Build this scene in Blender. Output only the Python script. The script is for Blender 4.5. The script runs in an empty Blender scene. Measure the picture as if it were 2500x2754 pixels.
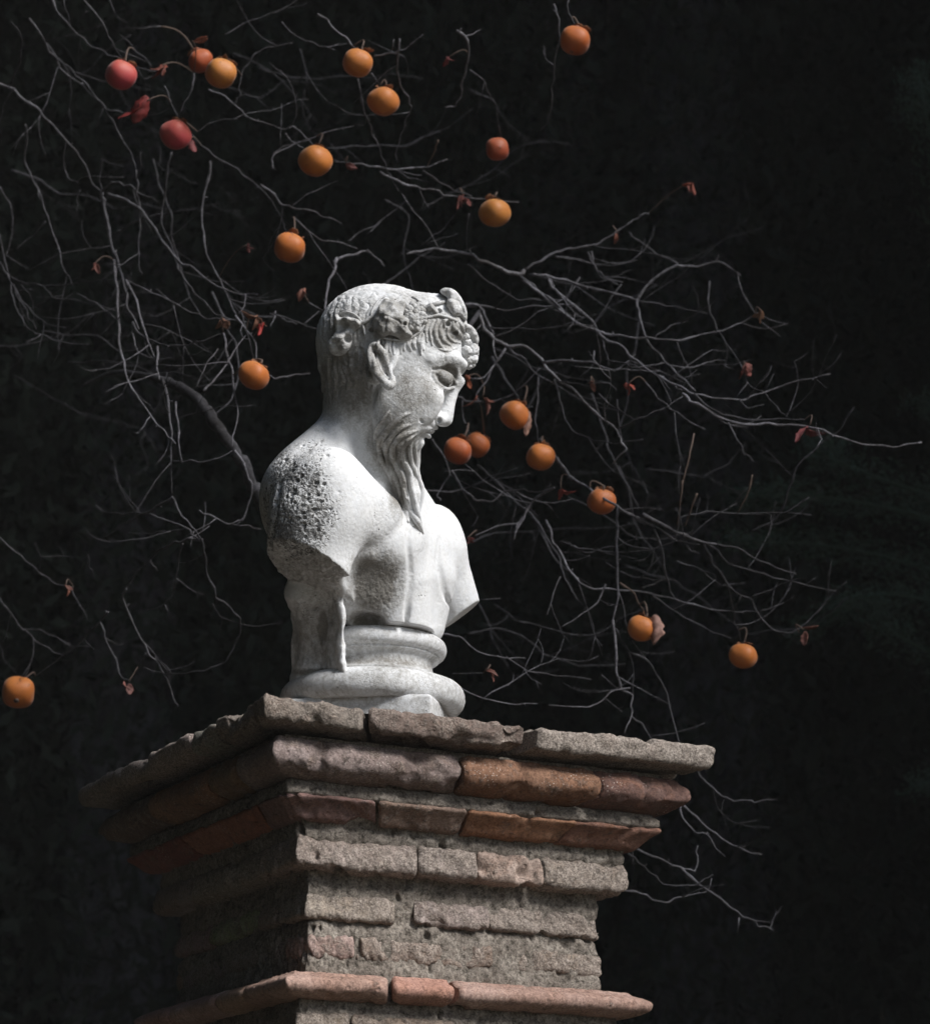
import bpy, math, random
import numpy as np
from math import radians as R
from mathutils import Vector, Matrix

random.seed(7)
rng = np.random.default_rng(7)
scene = bpy.context.scene
COL = scene.collection

# ---------------------------------------------------------------- camera
FPX, PITCH = 7500.0, 0.29196
CAM = np.array([0.0, 0.0, 1.6])
RIGHT = np.array([1.0, 0, 0])
FWD = np.array([0, math.cos(PITCH), math.sin(PITCH)])
UPV = np.array([0, -math.sin(PITCH), math.cos(PITCH)])
cam_d = bpy.data.cameras.new('camera')
cam = bpy.data.objects.new('camera', cam_d)
COL.objects.link(cam)
cam.location = CAM
cam.rotation_euler = (math.pi / 2 + PITCH, 0, 0)
cam_d.sensor_width = 36
cam_d.sensor_fit = 'VERTICAL'
cam_d.sensor_height = 36
cam_d.lens = 36 * FPX / 2754
cam_d.clip_end = 400
cam_d.dof.use_dof = True
cam_d.dof.focus_distance = 3.75
cam_d.dof.aperture_fstop = 9
scene.camera = cam

# ---------------------------------------------------------------- light
SUN_EL = R(42)
sun_vec = np.array([0.85 * math.cos(SUN_EL), -0.527 * math.cos(SUN_EL), math.sin(SUN_EL)])
sl = bpy.data.lights.new('sun', 'SUN')
sl.energy = 5.0
sl.angle = R(26)
sl.color = (1.0, 0.98, 0.955)
sun = bpy.data.objects.new('sun', sl)
COL.objects.link(sun)
sun.rotation_euler = Vector(sun_vec).to_track_quat('Z', 'Y').to_euler()
world = bpy.data.worlds.new('World')
scene.world = world
world.use_nodes = True
wn = world.node_tree.nodes
sky = wn.new('ShaderNodeTexSky')
sky.sky_type = 'NISHITA'
sky.sun_disc = False
sky.sun_elevation = SUN_EL
sky.sun_rotation = math.atan2(sun_vec[0], sun_vec[1])
world.node_tree.links.new(sky.outputs[0], wn['Background'].inputs[0])
wn['Background'].inputs[1].default_value = 0.068
scene.view_settings.view_transform = 'Standard'
scene.view_settings.look = 'None'
scene.view_settings.exposure = 0.70
scene.view_settings.gamma = 1
scene.view_settings.use_curve_mapping = False

# ---------------------------------------------------------------- helpers
def at(px, py, D):
    """point on the sight line of a photo pixel at camera depth D (metres)"""
    return CAM + D * (FWD + (px - 1250) / FPX * RIGHT - (py - 1377) / FPX * UPV)

def link(o, parent=None):
    COL.objects.link(o)
    if parent is not None:
        o.parent = parent
    return o

def mesh_obj(name, verts, faces, mat=None, parent=None, smooth=True):
    me = bpy.data.meshes.new(name)
    verts = np.asarray(verts, dtype=np.float32)
    if isinstance(faces, np.ndarray):
        n, k = faces.shape
        me.vertices.add(len(verts)); me.vertices.foreach_set('co', verts.ravel())
        me.loops.add(n * k); me.loops.foreach_set('vertex_index', faces.astype(np.int32).ravel())
        me.polygons.add(n); me.polygons.foreach_set('loop_start', np.arange(0, n * k, k, dtype=np.int32))
        me.update(calc_edges=True)
    else:
        me.from_pydata(verts.tolist(), [], faces)
        me.update()
    if smooth:
        me.polygons.foreach_set('use_smooth', np.ones(len(me.polygons), dtype=bool))
    if mat: me.materials.append(mat)
    o = bpy.data.objects.new(name, me)
    return link(o, parent)

def tag(o, label=None, cat=None, group=None, kind=None):
    for k, v in (('label', label), ('category', cat), ('group', group), ('kind', kind)):
        if v: o[k] = v
    return o

def empty(name, loc, label, cat, group=None):
    o = bpy.data.objects.new(name, None)
    o.empty_display_size = 0.05
    o.location = loc
    link(o)
    return tag(o, label, cat, group)

def vnoise(p, seed=0):
    """smooth value noise in about -1..1 at points p (n,3), unit lattice"""
    p = np.asarray(p, dtype=np.float64)
    i = np.floor(p).astype(np.int64)
    f = p - i
    f = f * f * (3 - 2 * f)
    def h(ix, iy, iz):
        n = (ix * 374761393 + iy * 668265263 + iz * 2147483647 * 3 + seed * 974634777) & 0xffffffff
        n = ((n ^ (n >> 13)) * 1274126177) & 0xffffffff
        n = ((n ^ (n >> 15)) * 2246822519) & 0xffffffff
        n = n ^ (n >> 14)
        return (n & 0xffff) / 32767.5 - 1
    x, y, z = i[..., 0], i[..., 1], i[..., 2]
    fx, fy, fz = f[..., 0], f[..., 1], f[..., 2]
    def lp(a, b, t): return a + (b - a) * t
    return lp(lp(lp(h(x, y, z), h(x + 1, y, z), fx), lp(h(x, y + 1, z), h(x + 1, y + 1, z), fx), fy),
              lp(lp(h(x, y, z + 1), h(x + 1, y, z + 1), fx), lp(h(x, y + 1, z + 1), h(x + 1, y + 1, z + 1), fx), fy), fz)

def fbm(p, oct=3, seed=0):
    p = np.asarray(p, dtype=np.float64)
    s = 0; a = 1.0; t = 0
    for k in range(oct):
        s = s + a * vnoise(p * 2 ** k + 17.3 * k, seed + k); t += a; a *= 0.5
    return s / t
# ---------------------------------------------------------------- materials
class NT:
    def __init__(s, name):
        s.m = bpy.data.materials.new(name); s.m.use_nodes = True
        s.t = s.m.node_tree; s.b = s.t.nodes['Principled BSDF']
    def n(s, typ, **kw):
        nd = s.t.nodes.new('ShaderNode' + typ)
        for k, v in kw.items():
            if hasattr(nd, k) and k not in nd.inputs: setattr(nd, k, v)
            else: nd.inputs[k.replace('_', ' ')].default_value = v
        return nd
    def l(s, a, b): s.t.links.new(a, b)
    def noise(s, scale, detail=4, rough=.6, vec=None, dist=0.0):
        nd = s.n('TexNoise'); nd.inputs['Scale'].default_value = scale
        nd.inputs['Detail'].default_value = detail; nd.inputs['Roughness'].default_value = rough
        nd.inputs['Distortion'].default_value = dist
        if vec is not None: s.l(vec, nd.inputs['Vector'])
        return nd.outputs[0]
    def ramp(s, fac, p0, p1, c0=(0, 0, 0, 1), c1=(1, 1, 1, 1)):
        nd = s.n('ValToRGB'); e = nd.color_ramp.elements
        e[0].position, e[1].position = p0, p1; e[0].color, e[1].color = c0, c1
        s.l(fac, nd.inputs[0]); return nd.outputs[0]
    def mix(s, fac, a, b, typ='MIX'):
        nd = s.n('Mix'); nd.data_type = 'RGBA'; nd.blend_type = typ
        for v, i in ((fac, 0), (a, 6), (b, 7)):
            if isinstance(v, (int, float)): nd.inputs[i].default_value = v
            elif isinstance(v, tuple): nd.inputs[i].default_value = (*v, 1) if len(v) == 3 else v
            else: s.l(v, nd.inputs[i])
        return nd.outputs[2]
    def math(s, op, a, b=None, c=None, clamp=False):
        nd = s.n('Math'); nd.operation = op; nd.use_clamp = clamp
        for i, v in enumerate((a, b, c)):
            if v is None: continue
            if isinstance(v, (int, float)): nd.inputs[i].default_value = v
            else: s.l(v, nd.inputs[i])
        return nd.outputs[0]
    def bump(s, h, strength, dist, prev=None):
        nd = s.n('Bump'); nd.inputs['Strength'].default_value = strength; nd.inputs['Distance'].default_value = dist
        s.l(h, nd.inputs['Height'])
        if prev is not None: s.l(prev, nd.inputs['Normal'])
        return nd.outputs[0]
    def attr(s, name):
        nd = s.n('Attribute'); nd.attribute_name = name; return nd.outputs['Fac']
    def coord(s, k='Object'): return s.n('TexCoord').outputs[k]
    def voro(s, scale, vec, feat='F1', rand=1.0):
        nd = s.n('TexVoronoi'); nd.feature = feat; nd.inputs['Scale'].default_value = scale
        nd.inputs['Randomness'].default_value = rand
        s.l(vec, nd.inputs['Vector']); return nd.outputs['Distance']

def stone_material():
    t = NT('weathered_white_marble')
    co = t.coord()
    g, pit = t.attr('grime_shade'), t.attr('pit')
    n1 = t.noise(38, 6, .7, co)
    n2 = t.noise(150, 5, .7, co)
    n3 = t.noise(420, 3, .7, co)
    warp = t.n('VectorMath'); warp.operation = 'MULTIPLY_ADD'
    nz = t.n('TexNoise'); nz.inputs['Scale'].default_value = 90; t.l(co, nz.inputs['Vector'])
    t.l(nz.outputs['Color'], warp.inputs[0]); warp.inputs[1].default_value = (.012, .012, .012); t.l(co, warp.inputs[2])
    v1 = t.voro(150, warp.outputs[0]); v2 = t.voro(330, warp.outputs[0])
    # how dark: mask of soiling and painted shade x blotchy noise
    blot = t.math('ADD', t.math('MULTIPLY', n1, .55), t.math('MULTIPLY', n2, .45))
    dirt_shade = t.math('SUBTRACT', t.math('ADD', t.math('MULTIPLY', g, .62), t.math('MULTIPLY', blot, 1.0)), .62)
    dirt_shade = t.math('MULTIPLY', dirt_shade, 2.6, clamp=True)
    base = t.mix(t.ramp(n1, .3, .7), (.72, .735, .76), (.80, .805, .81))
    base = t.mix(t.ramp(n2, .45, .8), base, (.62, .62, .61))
    c = t.mix(t.math('MULTIPLY', dirt_shade, .85), base, (.17, .155, .13))
    # black specks: sparse everywhere, crowded where the stone is pitted
    sp = t.math('SUBTRACT', t.math('ADD', t.math('MULTIPLY', pit, .36), t.math('MULTIPLY', n1, .34)), t.math('MULTIPLY', v1, .62))
    sp = t.math('MULTIPLY', t.math('SUBTRACT', sp, .155), 9, clamp=True)
    sp2 = t.math('SUBTRACT', t.math('ADD', t.math('MULTIPLY', pit, .42), t.math('MULTIPLY', n2, .30)), t.math('MULTIPLY', v2, .55))
    sp2 = t.math('MULTIPLY', t.math('SUBTRACT', sp2, .16), 9, clamp=True)
    spk = t.math('MAXIMUM', sp, t.math('MULTIPLY', sp2, .8))
    c = t.mix(t.math('MULTIPLY', spk, .8), c, (.085, .083, .08))
    c = t.mix(t.ramp(n3, .38, .62), t.mix(t.math('MULTIPLY_ADD', g, .5, .12), c, t.mix(1.0, c, (.55, .54, .52), 'MULTIPLY')), c)
    # fine crackle of old lime wash and root marks
    w2 = t.n('VectorMath'); w2.operation = 'MULTIPLY_ADD'
    nz2 = t.n('TexNoise'); nz2.inputs['Scale'].default_value = 160; t.l(co, nz2.inputs['Vector'])
    t.l(nz2.outputs['Color'], w2.inputs[0]); w2.inputs[1].default_value = (.010, .010, .010); t.l(co, w2.inputs[2])
    ed = t.voro(170, w2.outputs[0], 'DISTANCE_TO_EDGE')
    ln = t.math('SUBTRACT', 1.0, t.ramp(ed, .02, .10))
    ln = t.math('MULTIPLY', ln, t.math('MULTIPLY', t.ramp(t.noise(26, 3, .6, co), .42, .62), t.math('MULTIPLY_ADD', g, 1.1, .22), clamp=True))
    c = t.mix(t.math('MULTIPLY', ln, .45), c, (.12, .115, .10))
    t.l(c, t.b.inputs['Base Color'])
    t.b.inputs['Roughness'].default_value = .82
    t.b.inputs['Specular IOR Level'].default_value = .25
    rough = t.math('ADD', .16, t.math('ADD', t.math('MULTIPLY', g, .9), t.math('MULTIPLY', pit, 1.2)))
    h = t.math('ADD', t.math('MULTIPLY', n2, .7), t.math('MULTIPLY', n3, .3))
    h = t.math('MULTIPLY', h, rough)
    h = t.math('SUBTRACT', h, t.math('MULTIPLY', spk, .9))
    h = t.math('SUBTRACT', h, t.math('MULTIPLY', ln, .15))
    t.l(t.bump(h, 1.0, .0022), t.b.inputs['Normal'])
    return t.m
M_STONE = stone_material()
# ---------------------------------------------------------------- bust: implicit sculpture
# Sculpting frame: x right, y down, z towards the viewer, in units of K metres
DB = 3.93
K = DB / FPX
def W(px, py, d=0.0):
    s = 1 - d / FPX
    return np.array([(px - 1250) * s, (py - 1377) * s, d], dtype=np.float64)
def to_world(q):
    q = np.asarray(q)
    return (CAM + (DB - q[..., 2:3] * K) * FWD + q[..., 0:1] * K * RIGHT - q[..., 1:2] * K * UPV)
def dirv(w):       # world direction -> sculpting frame
    w = np.asarray(w, float)
    return np.array([w @ RIGHT, -(w @ UPV), -(w @ FWD)])

class SDF:
    def __init__(s, lo, hi, vox):
        s.v = vox; s.lo = np.array(lo, float)
        s.n = np.ceil((np.array(hi) - s.lo) / vox).astype(int) + 1
        s.f = np.full(s.n, 60.0, dtype=np.float32)
    def box(s, lo, hi):
        a = np.clip(np.floor((np.array(lo) - s.lo) / s.v).astype(int), 0, s.n)
        b = np.clip(np.ceil((np.array(hi) - s.lo) / s.v).astype(int) + 1, 0, s.n)
        if (b <= a).any(): return None, None
        ax = [(s.lo[i] + s.v * np.arange(a[i], b[i])).astype(np.float32) for i in range(3)]
        X, Y, Z = np.meshgrid(*ax, indexing='ij', sparse=True)
        return (slice(a[0], b[0]), slice(a[1], b[1]), slice(a[2], b[2])), (X, Y, Z)
    def comb(s, sl, d, k, op):
        f = s.f[sl]
        if op == '+':
            if k > 0:
                h = np.maximum(k - np.abs(f - d), 0) / k
                r = np.minimum(f, d) - h * h * k * .25
            else: r = np.minimum(f, d)
        elif op == '-':
            if k > 0:
                h = np.maximum(k - np.abs(f + d), 0) / k
                r = np.maximum(f, -d) + h * h * k * .25
            else: r = np.maximum(f, -d)
        else:
            if k > 0:
                h = np.maximum(k - np.abs(f - d), 0) / k
                r = np.maximum(f, d) + h * h * k * .25
            else: r = np.maximum(f, d)
        s.f[sl] = r
    def ell(s, c, r, ax=None, k=10, op='+'):
        c = np.asarray(c, float); r = np.asarray(r, float)
        m = r.max() + k + 3 * s.v
        sl, g = s.box(c - m, c + m)
        if sl is None: return
        X, Y, Z = g[0] - c[0], g[1] - c[1], g[2] - c[2]
        if ax is None: ax = np.eye(3)
        k0 = 0; k1 = 0
        for i in range(3):
            p = (X * ax[i][0] + Y * ax[i][1] + Z * ax[i][2]).astype(np.float32)
            k0 = k0 + (p / r[i]) ** 2; k1 = k1 + (p / r[i] ** 2) ** 2
        k0 = np.sqrt(k0); k1 = np.sqrt(k1) + 1e-9
        s.comb(sl, np.where(k0 < 1e-3, -r.min(), k0 * (k0 - 1) / k1), k, op)
    def cap(s, a, b, ra, rb, k=8, op='+', flat=None):
        a = np.asarray(a, float); b = np.asarray(b, float)
        m = max(ra, rb) + k + 3 * s.v
        sl, g = s.box(np.minimum(a, b) - m, np.maximum(a, b) + m)
        if sl is None: return
        ab = b - a; L = ab @ ab + 1e-9
        X, Y, Z = g[0] - a[0], g[1] - a[1], g[2] - a[2]
        t = np.clip((X * ab[0] + Y * ab[1] + Z * ab[2]) / L, 0, 1).astype(np.float32)
        d = np.sqrt((X - t * ab[0]) ** 2 + (Y - t * ab[1]) ** 2 + (Z - t * ab[2]) ** 2) - (ra + t * (rb - ra))
        s.comb(sl, d, k, op)
    def tube(s, pts, rad, k=6, op='+', sub=3):
        pts = np.asarray(pts, float); rad = np.broadcast_to(np.asarray(rad, float), (len(pts),))
        P, Rr = crv(pts, rad, sub)
        m = Rr.max() + k + 3 * s.v
        sl, _ = s.box(P.min(0) - m, P.max(0) + m)
        if sl is None: return
        o = [q.start for q in sl]
        D = np.full([q.stop - q.start for q in sl], 60.0, dtype=np.float32)
        for i in range(len(P) - 1):
            s2, g = s.box(np.minimum(P[i], P[i + 1]) - m, np.maximum(P[i], P[i + 1]) + m)
            if s2 is None: continue
            a, ab = P[i], P[i + 1] - P[i]; L = ab @ ab + 1e-9
            X, Y, Z = g[0] - a[0], g[1] - a[1], g[2] - a[2]
            t = np.clip((X * ab[0] + Y * ab[1] + Z * ab[2]) / L, 0, 1).astype(np.float32)
            d = np.sqrt((X - t * ab[0]) ** 2 + (Y - t * ab[1]) ** 2 + (Z - t * ab[2]) ** 2) - (Rr[i] + t * (Rr[i + 1] - Rr[i]))
            s3 = tuple(slice(s2[j].start - o[j], s2[j].stop - o[j]) for j in range(3))
            D[s3] = np.minimum(D[s3], d)
        s.comb(sl, D, k, op)
    def rbox(s, c, h, ax, r=10, k=10, op='+'):
        c = np.asarray(c, float); m = np.linalg.norm(h) + r + k + 3 * s.v
        sl, g = s.box(c - m, c + m)
        X, Y, Z = g[0] - c[0], g[1] - c[1], g[2] - c[2]
        o = 0; mx = None
        for i in range(3):
            q = np.abs(X * ax[i][0] + Y * ax[i][1] + Z * ax[i][2]).astype(np.float32) - (h[i] - r)
            o = o + np.maximum(q, 0) ** 2; mx = q if mx is None else np.maximum(mx, q)
        s.comb(sl, np.sqrt(o) + np.minimum(mx, 0) - r, k, op)
    def depth(s, px, py):
        """depth of the surface seen at a photo pixel (or nearest to it)"""
        zz = np.arange(s.lo[2] + (s.n[2] - 2) * s.v, s.lo[2], -s.v)
        q = np.stack([W(px, py, z) for z in zz])
        g = (q - s.lo) / s.v
        ok = ((g > 0) & (g < s.n - 1.001)).all(1)
        g = np.clip(g, 0, s.n - 1.001)
        i = np.floor(g).astype(int); t = g - i; f = 0
        for a in (0, 1):
            for b in (0, 1):
                for c in (0, 1):
                    w = (t[:, 0] if a else 1 - t[:, 0]) * (t[:, 1] if b else 1 - t[:, 1]) * (t[:, 2] if c else 1 - t[:, 2])
                    f = f + w * s.f[i[:, 0] + a, i[:, 1] + b, i[:, 2] + c]
        f = np.where(ok, f, 99)
        h = int(np.argmax(f < 0))
        if f[h] < 0 and h > 0: return zz[h] + s.v * (-f[h]) / (f[h - 1] - f[h] + 1e-9)
        return zz[int(np.argmin(f))]
    def on(s, px, py, off=0.0):
        return W(px, py, s.depth(px, py) + off)
    def plane(s, p, n, lo, hi, k=6):      # keep the side opposite to n, inside the box only
        n = np.asarray(n, float); n = n / np.linalg.norm(n)
        sl, g = s.box(lo, hi)
        d = ((g[0] - p[0]) * n[0] + (g[1] - p[1]) * n[1] + (g[2] - p[2]) * n[2]).astype(np.float32)
        s.comb(sl, d, k, '&')
    def mesh(s):
        f = s.f; inside = f < 0
        nx, ny, nz = f.shape
        cnt = np.zeros((nx - 1, ny - 1, nz - 1), dtype=np.int8)
        for i in (0, 1):
            for j in (0, 1):
                for l in (0, 1):
                    cnt += inside[i:nx - 1 + i, j:ny - 1 + j, l:nz - 1 + l]
        act = (cnt > 0) & (cnt < 8)
        idx = np.argwhere(act)
        ids = np.full(act.shape, -1, dtype=np.int32); ids[act] = np.arange(len(idx))
        acc = np.zeros((len(idx), 3)); num = np.zeros(len(idx))
        C = {}
        for i in (0, 1):
            for j in (0, 1):
                for l in (0, 1): C[i, j, l] = f[idx[:, 0] + i, idx[:, 1] + j, idx[:, 2] + l].astype(float)
        for a in C:
            for axis in range(3):
                if a[axis]: continue
                b = list(a); b[axis] = 1; b = tuple(b)
                fa, fb = C[a], C[b]; m = (fa < 0) != (fb < 0)
                t = np.where(m, fa / np.where(m, fa - fb, 1), 0)
                p = np.zeros((len(idx), 3)); p += a; p[:, axis] += t
                acc += p * m[:, None]; num += m
        V = s.lo + s.v * (idx + acc / num[:, None])
        F = []
        for axis in range(3):
            o = [0, 1, 2]; u, w = [q for q in o if q != axis]
            sa = [slice(1, -1)] * 3; sb = [slice(1, -1)] * 3
            sa[axis] = slice(0, -1); sb[axis] = slice(1, None)
            A, B = inside[tuple(sa)], inside[tuple(sb)]
            e = np.argwhere(A != B); fl = A[tuple(e.T)]
            e = e + 1; e[:, axis] -= 1
            def cell(du, dw):
                q = e.copy(); q[:, u] -= du; q[:, w] -= dw
                return ids[q[:, 0], q[:, 1], q[:, 2]]
            q = np.stack([cell(1, 1), cell(0, 1), cell(0, 0), cell(1, 0)], 1)
            if axis == 1: fl = ~fl
            q[~fl] = q[~fl][:, ::-1]
            F.append(q)
        F = np.concatenate(F); F = F[(F >= 0).all(1)]
        return V, F

def crv(pts, rad, sub=4):
    """Catmull-Rom through pts, with radii"""
    pts = np.asarray(pts, float); n = len(pts)
    rad = np.broadcast_to(np.asarray(rad, float), (n,))
    if n < 3 or sub < 2: return pts, rad
    q = np.vstack([2 * pts[0] - pts[1], pts, 2 * pts[-1] - pts[-2]])
    P, Q = [], []
    for i in range(n - 1):
        p0, p1, p2, p3 = q[i:i + 4]
        for t in np.arange(sub) / sub:
            P.append(.5 * (2 * p1 + (p2 - p0) * t + (2 * p0 - 5 * p1 + 4 * p2 - p3) * t * t + (3 * p1 - p0 - 3 * p2 + p3) * t ** 3))
            Q.append(rad[i] + (rad[i + 1] - rad[i]) * t)
    P.append(pts[-1]); Q.append(rad[-1])
    return np.array(P), np.array(Q)

# --- head frame
TH, BE = R(12), R(30)
hf = dirv([math.cos(BE) * math.cos(TH), -math.cos(BE) * math.sin(TH), -math.sin(BE)])
hl = dirv([-math.sin(TH), -math.cos(TH), 0])
hu = np.cross(hf, hl)
if hu[1] > 0: hu = -hu
HC = W(1040, 935, 0)
HAX = np.array([hf, hu, hl])
def H(px, py, c=0.0, mir=False):
    """point on the plane c units to the near side of the head's mid-plane that shows at px,py"""
    d = 0.0
    for _ in range(4):
        g = W(px, py, d)
        # solve (g - HC).hl = c for d
        dd = (c - ((g - HC) @ hl)) / hl[2]
        d += dd
    g = W(px, py, d)
    if mir: g = g - 2 * ((g - HC) @ hl) * hl
    return g
def Hm(p):
    return p - 2 * ((p - HC) @ hl) * hl


def Z1(x, y): return 800 + x / 3.519, 740 + y / 3.519
def Z2(x, y): return 660 + x / 2.372, 1100 + y / 2.372
LO, HI = (-640, -700, -420), (70, 470, 420)
VOX = 2.6
S = SDF(LO, HI, VOX)
# cranium and face masses
S.ell(HC, (201, 168, 146), HAX, k=0)
S.ell(H(1148, 925), (94, 108, 112), HAX, k=30)
S.ell(W(1196, 880, 20), (60, 42, 88), k=20)
S.ell(W(1162, 852, 8), (78, 62, 88), k=30)
S.cap(H(1150, 1000), H(1100, 1100, 8), 90, 58, k=30)
S.ell(H(1125, 1085, 55), (62, 72, 38), HAX, k=30)
S.ell(H(1070, 1080, 80), (60, 90, 40), HAX, k=40)
# the far cheek and jaw turn away more steeply
S.ell(Hm(H(1122, 1062, 34)), (52, 54, 34), HAX, k=30)
S.ell(Hm(H(1050, 1050, 70)), (56, 74, 40), HAX, k=40)
# neck
S.cap(W(975, 1000, -5), W(978, 1120, 0), 108, 102, k=34)
S.cap(W(978, 1120, 0), W(960, 1330, 0), 102, 130, k=30)
for m in (lambda p: p, Hm):
    # brow ridge
    S.tube([m(H(1244, 980, 0)), m(H(1226, 966, 34)), m(H(1196, 956, 66)), m(H(1158, 966, 88))], [9, 13, 12, 8], k=16)
    # eye socket
    S.ell(m(H(1216, 1014, 46)), (36, 30, 42), HAX, k=8, op='-')
    if m is Hm:      # the far eye lies deeper behind the bridge of the nose
        S.ell(m(H(1178, 1008, 40)), (24, 18, 26), HAX, k=8)
        S.ell(m(H(1176, 1120, 20)), (18, 14, 12), HAX, k=6)
        continue
    S.ell(m(H(1191, 1017, 45)), (27, 21, 29), HAX, k=5)
    S.tube([m(H(1224, 1030, 20)), m(H(1212, 1012, 44)), m(H(1190, 1003, 64)), m(H(1167, 1002, 78))], [4, 6, 6, 4], k=4)
    S.tube([m(H(1217, 1042, 22)), m(H(1200, 1046, 46)), m(H(1178, 1032, 68)), m(H(1165, 1010, 78))], [4, 5, 5, 4], k=4)
    S.tube([m(H(1212, 1030, 26)), m(H(1200, 1034, 50)), m(H(1180, 1022, 72))], [3.5, 4.5, 3.5], k=2, op='-')
    S.tube([m(H(1222, 1012, 34)), m(H(1208, 996, 52)), m(H(1184, 990, 70)), m(H(1164, 994, 82))], [3, 4, 4, 3], k=4, op='-')
    S.tube([m(H(1206, 1056, 24)), m(H(1186, 1056, 50)), m(H(1166, 1040, 70))], [3, 3, 2], k=6, op='-')
    # cheekbone
    S.ell(m(H(1150, 1062, 64)), (38, 28, 24), HAX, k=24)
    # nostril wing
    S.ell(m(H(1180, 1126, 22)), (21, 16, 14), HAX, k=5)
# nose
S.tube([H(1236, 1026), H(1217, 1052), H(1208, 1085), H(1200, 1110), H(1194, 1126)], [14, 16, 16, 20, 22], k=12)
S.ell(H(1192, 1122), (24, 18, 16), HAX, k=8)
for m in (lambda p: p, Hm):
    S.ell(m(H(1181, 1131, 30)), (6, 7, 9), HAX, k=2, op='-')
    S.tube([m(H(1190, 1096, 26)), m(H(1172, 1104, 40)), m(H(1160, 1124, 44))], [3, 4, 3], k=4, op='-')
# muzzle, lips
S.ell(H(1128, 1142, 0), (32, 30, 28), HAX, k=14)
for m, q in ((lambda p: p, 1.0), (Hm, .45)):
    S.tube([m(H(1170, 1150, 4)), m(H(1153, 1134, 34 * q)), m(H(1134, 1123, 58 * q)), m(H(1114, 1128, 68 * q))], [8 * q, 15 * q, 19 * q, 12 * q], k=3)
    S.tube([m(H(1164, 1156, 8)), m(H(1144, 1149, 40 * q)), m(H(1122, 1146, 58 * q)), m(H(1100, 1165, 70 * q)), m(H(1080, 1195, 74 * q))], [6 * q, 10 * q, 12 * q, 10 * q, 7 * q], k=3)
S.ell(H(1131, 1131, 82), (6, 6, 18), HAX, k=2, op='-')
for m in (lambda p: p, Hm):
    S.tube([m(H(1172, 1160, 0)), m(H(1158, 1158, 24)), m(H(1140, 1158, 40))], [2.5, 3.5, 3], k=3, op='-')
# beard mass: from the jaw to the chin and down on to the chest
S.ell(H(1098, 1156, 6), (38, 50, 44), HAX, k=18)
S.ell(H(1060, 1150, 62), (52, 62, 34), HAX, k=24)
S.cap(H(1088, 1140, 35), W(1084, 1240, 76), 54, 42, k=22)
S.cap(W(1084, 1240, 76), W(1104, 1330, 86), 42, 25, k=16)
S.cap(W(1104, 1330, 86), W(1120, 1396, 88), 25, 9, k=10)

# free the profile below the nose: lip, mouth, chin
for x, y, r, c1 in ((1192, 1164, 12, 14), (1186, 1180, 18, 16), (1164, 1196, 17, 14), (1152, 1216, 17, 18), (1172, 1216, 26, 10)):
    S.cap(H(x, y, c1), H(x, y, 0) - hl * 110, r, r + 10, k=5, op='-')
S.ell(H(1155, 1159, 6), (11, 6, 17), HAX, k=4)
S.ell(H(1150, 1171, 6), (11, 6.5, 15), HAX, k=4)
S.tube([H(1168, 1164, -4), H(1152, 1164, 16), H(1138, 1163, 32)], [2.5, 3, 2.5], k=2, op='-')

# --- torso
ang = R(38)
cf = dirv([math.cos(ang), -math.sin(ang), 0])       # the chest faces this way
cl = dirv([-math.sin(ang), -math.cos(ang), 0])      # towards the near shoulder
cu = dirv([0, 0, 1])
CAX = np.array([cf, cu, cl])
def from_world(P):
    d = np.asarray(P) - CAM
    return np.array([d @ RIGHT, -(d @ UPV), DB - d @ FWD]) / np.array([K, K, K])
ZC = from_world(at(1000, 2060, DB) + np.array([0, 0, .181]))
T = SDF(LO, HI, VOX)
T.ell(W(985, 1450, -20), (150, 235, 215), CAX, k=40)            # rib cage
T.ell(W(890, 1370, -10), (160, 185, 225), CAX, k=50)            # upper back
T.cap(W(925, 1190, 10), W(830, 1320, 130), 92, 112, k=50)       # trapezius near
T.cap(W(985, 1240, -40), W(1130, 1440, -190), 85, 84, k=40)     # trapezius far
T.ell(W(1050, 1450, 70), (72, 105, 110), CAX, k=34)             # near breast
T.ell(W(1140, 1490, -90), (66, 120, 85), CAX, k=26)
T.cap(W(1150, 1560, -110), W(1138, 1680, -90), 78, 60, k=30)             # far breast
T.cap(W(1055, 1580, 0), W(1082, 1700, 0), 105, 84, k=40)
T.cap(W(1000, 1600, 20), W(1060, 1720, 10), 90, 80, k=40)
T.plane(ZC, dirv([0, 0, -1]), (-330, 250, -420), (69, 470, 420), k=0)
# near arm, sawn off above the elbow
A = SDF(LO, HI, VOX)
A.ell(W(858, 1370, 190), (132, 160, 112), CAX, k=0)
A.cap(W(845, 1400, 200), W(834, 1630, 205), 118, 128, k=30)
A.cap(W(890, 1310, 195), W(1020, 1385, 120), 98, 60, k=40)
A.cap(W(905, 1380, 200), W(985, 1420, 150), 88, 54, k=40)
A.tube([W(1015, 1400, 120), W(1000, 1475, 150), W(962, 1560, 190), W(940, 1640, 200)], [40, 22, 20, 20], k=26)
A.plane(W(829, 1532, 205), (-.40, .80, .45), (-640, -10, -420), (0, 470, 420), k=4)
B = SDF(LO, HI, VOX)
B.ell(W(1162, 1470, -195), (92, 120, 84), CAX, k=0)
B.cap(W(1172, 1500, -205), W(1230, 1640, -225), 84, 66, k=30)
B.plane(W(1244, 1651, -225), (.60, .78, .12), (-640, -10, -420), (69, 470, 420), k=4)
for X, kk in ((B, 14), (A, 10)):
    T.comb((slice(None),) * 3, X.f, kk, '+')
S.comb((slice(None),) * 3, T.f, 16, '+')
del A, B, T
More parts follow.
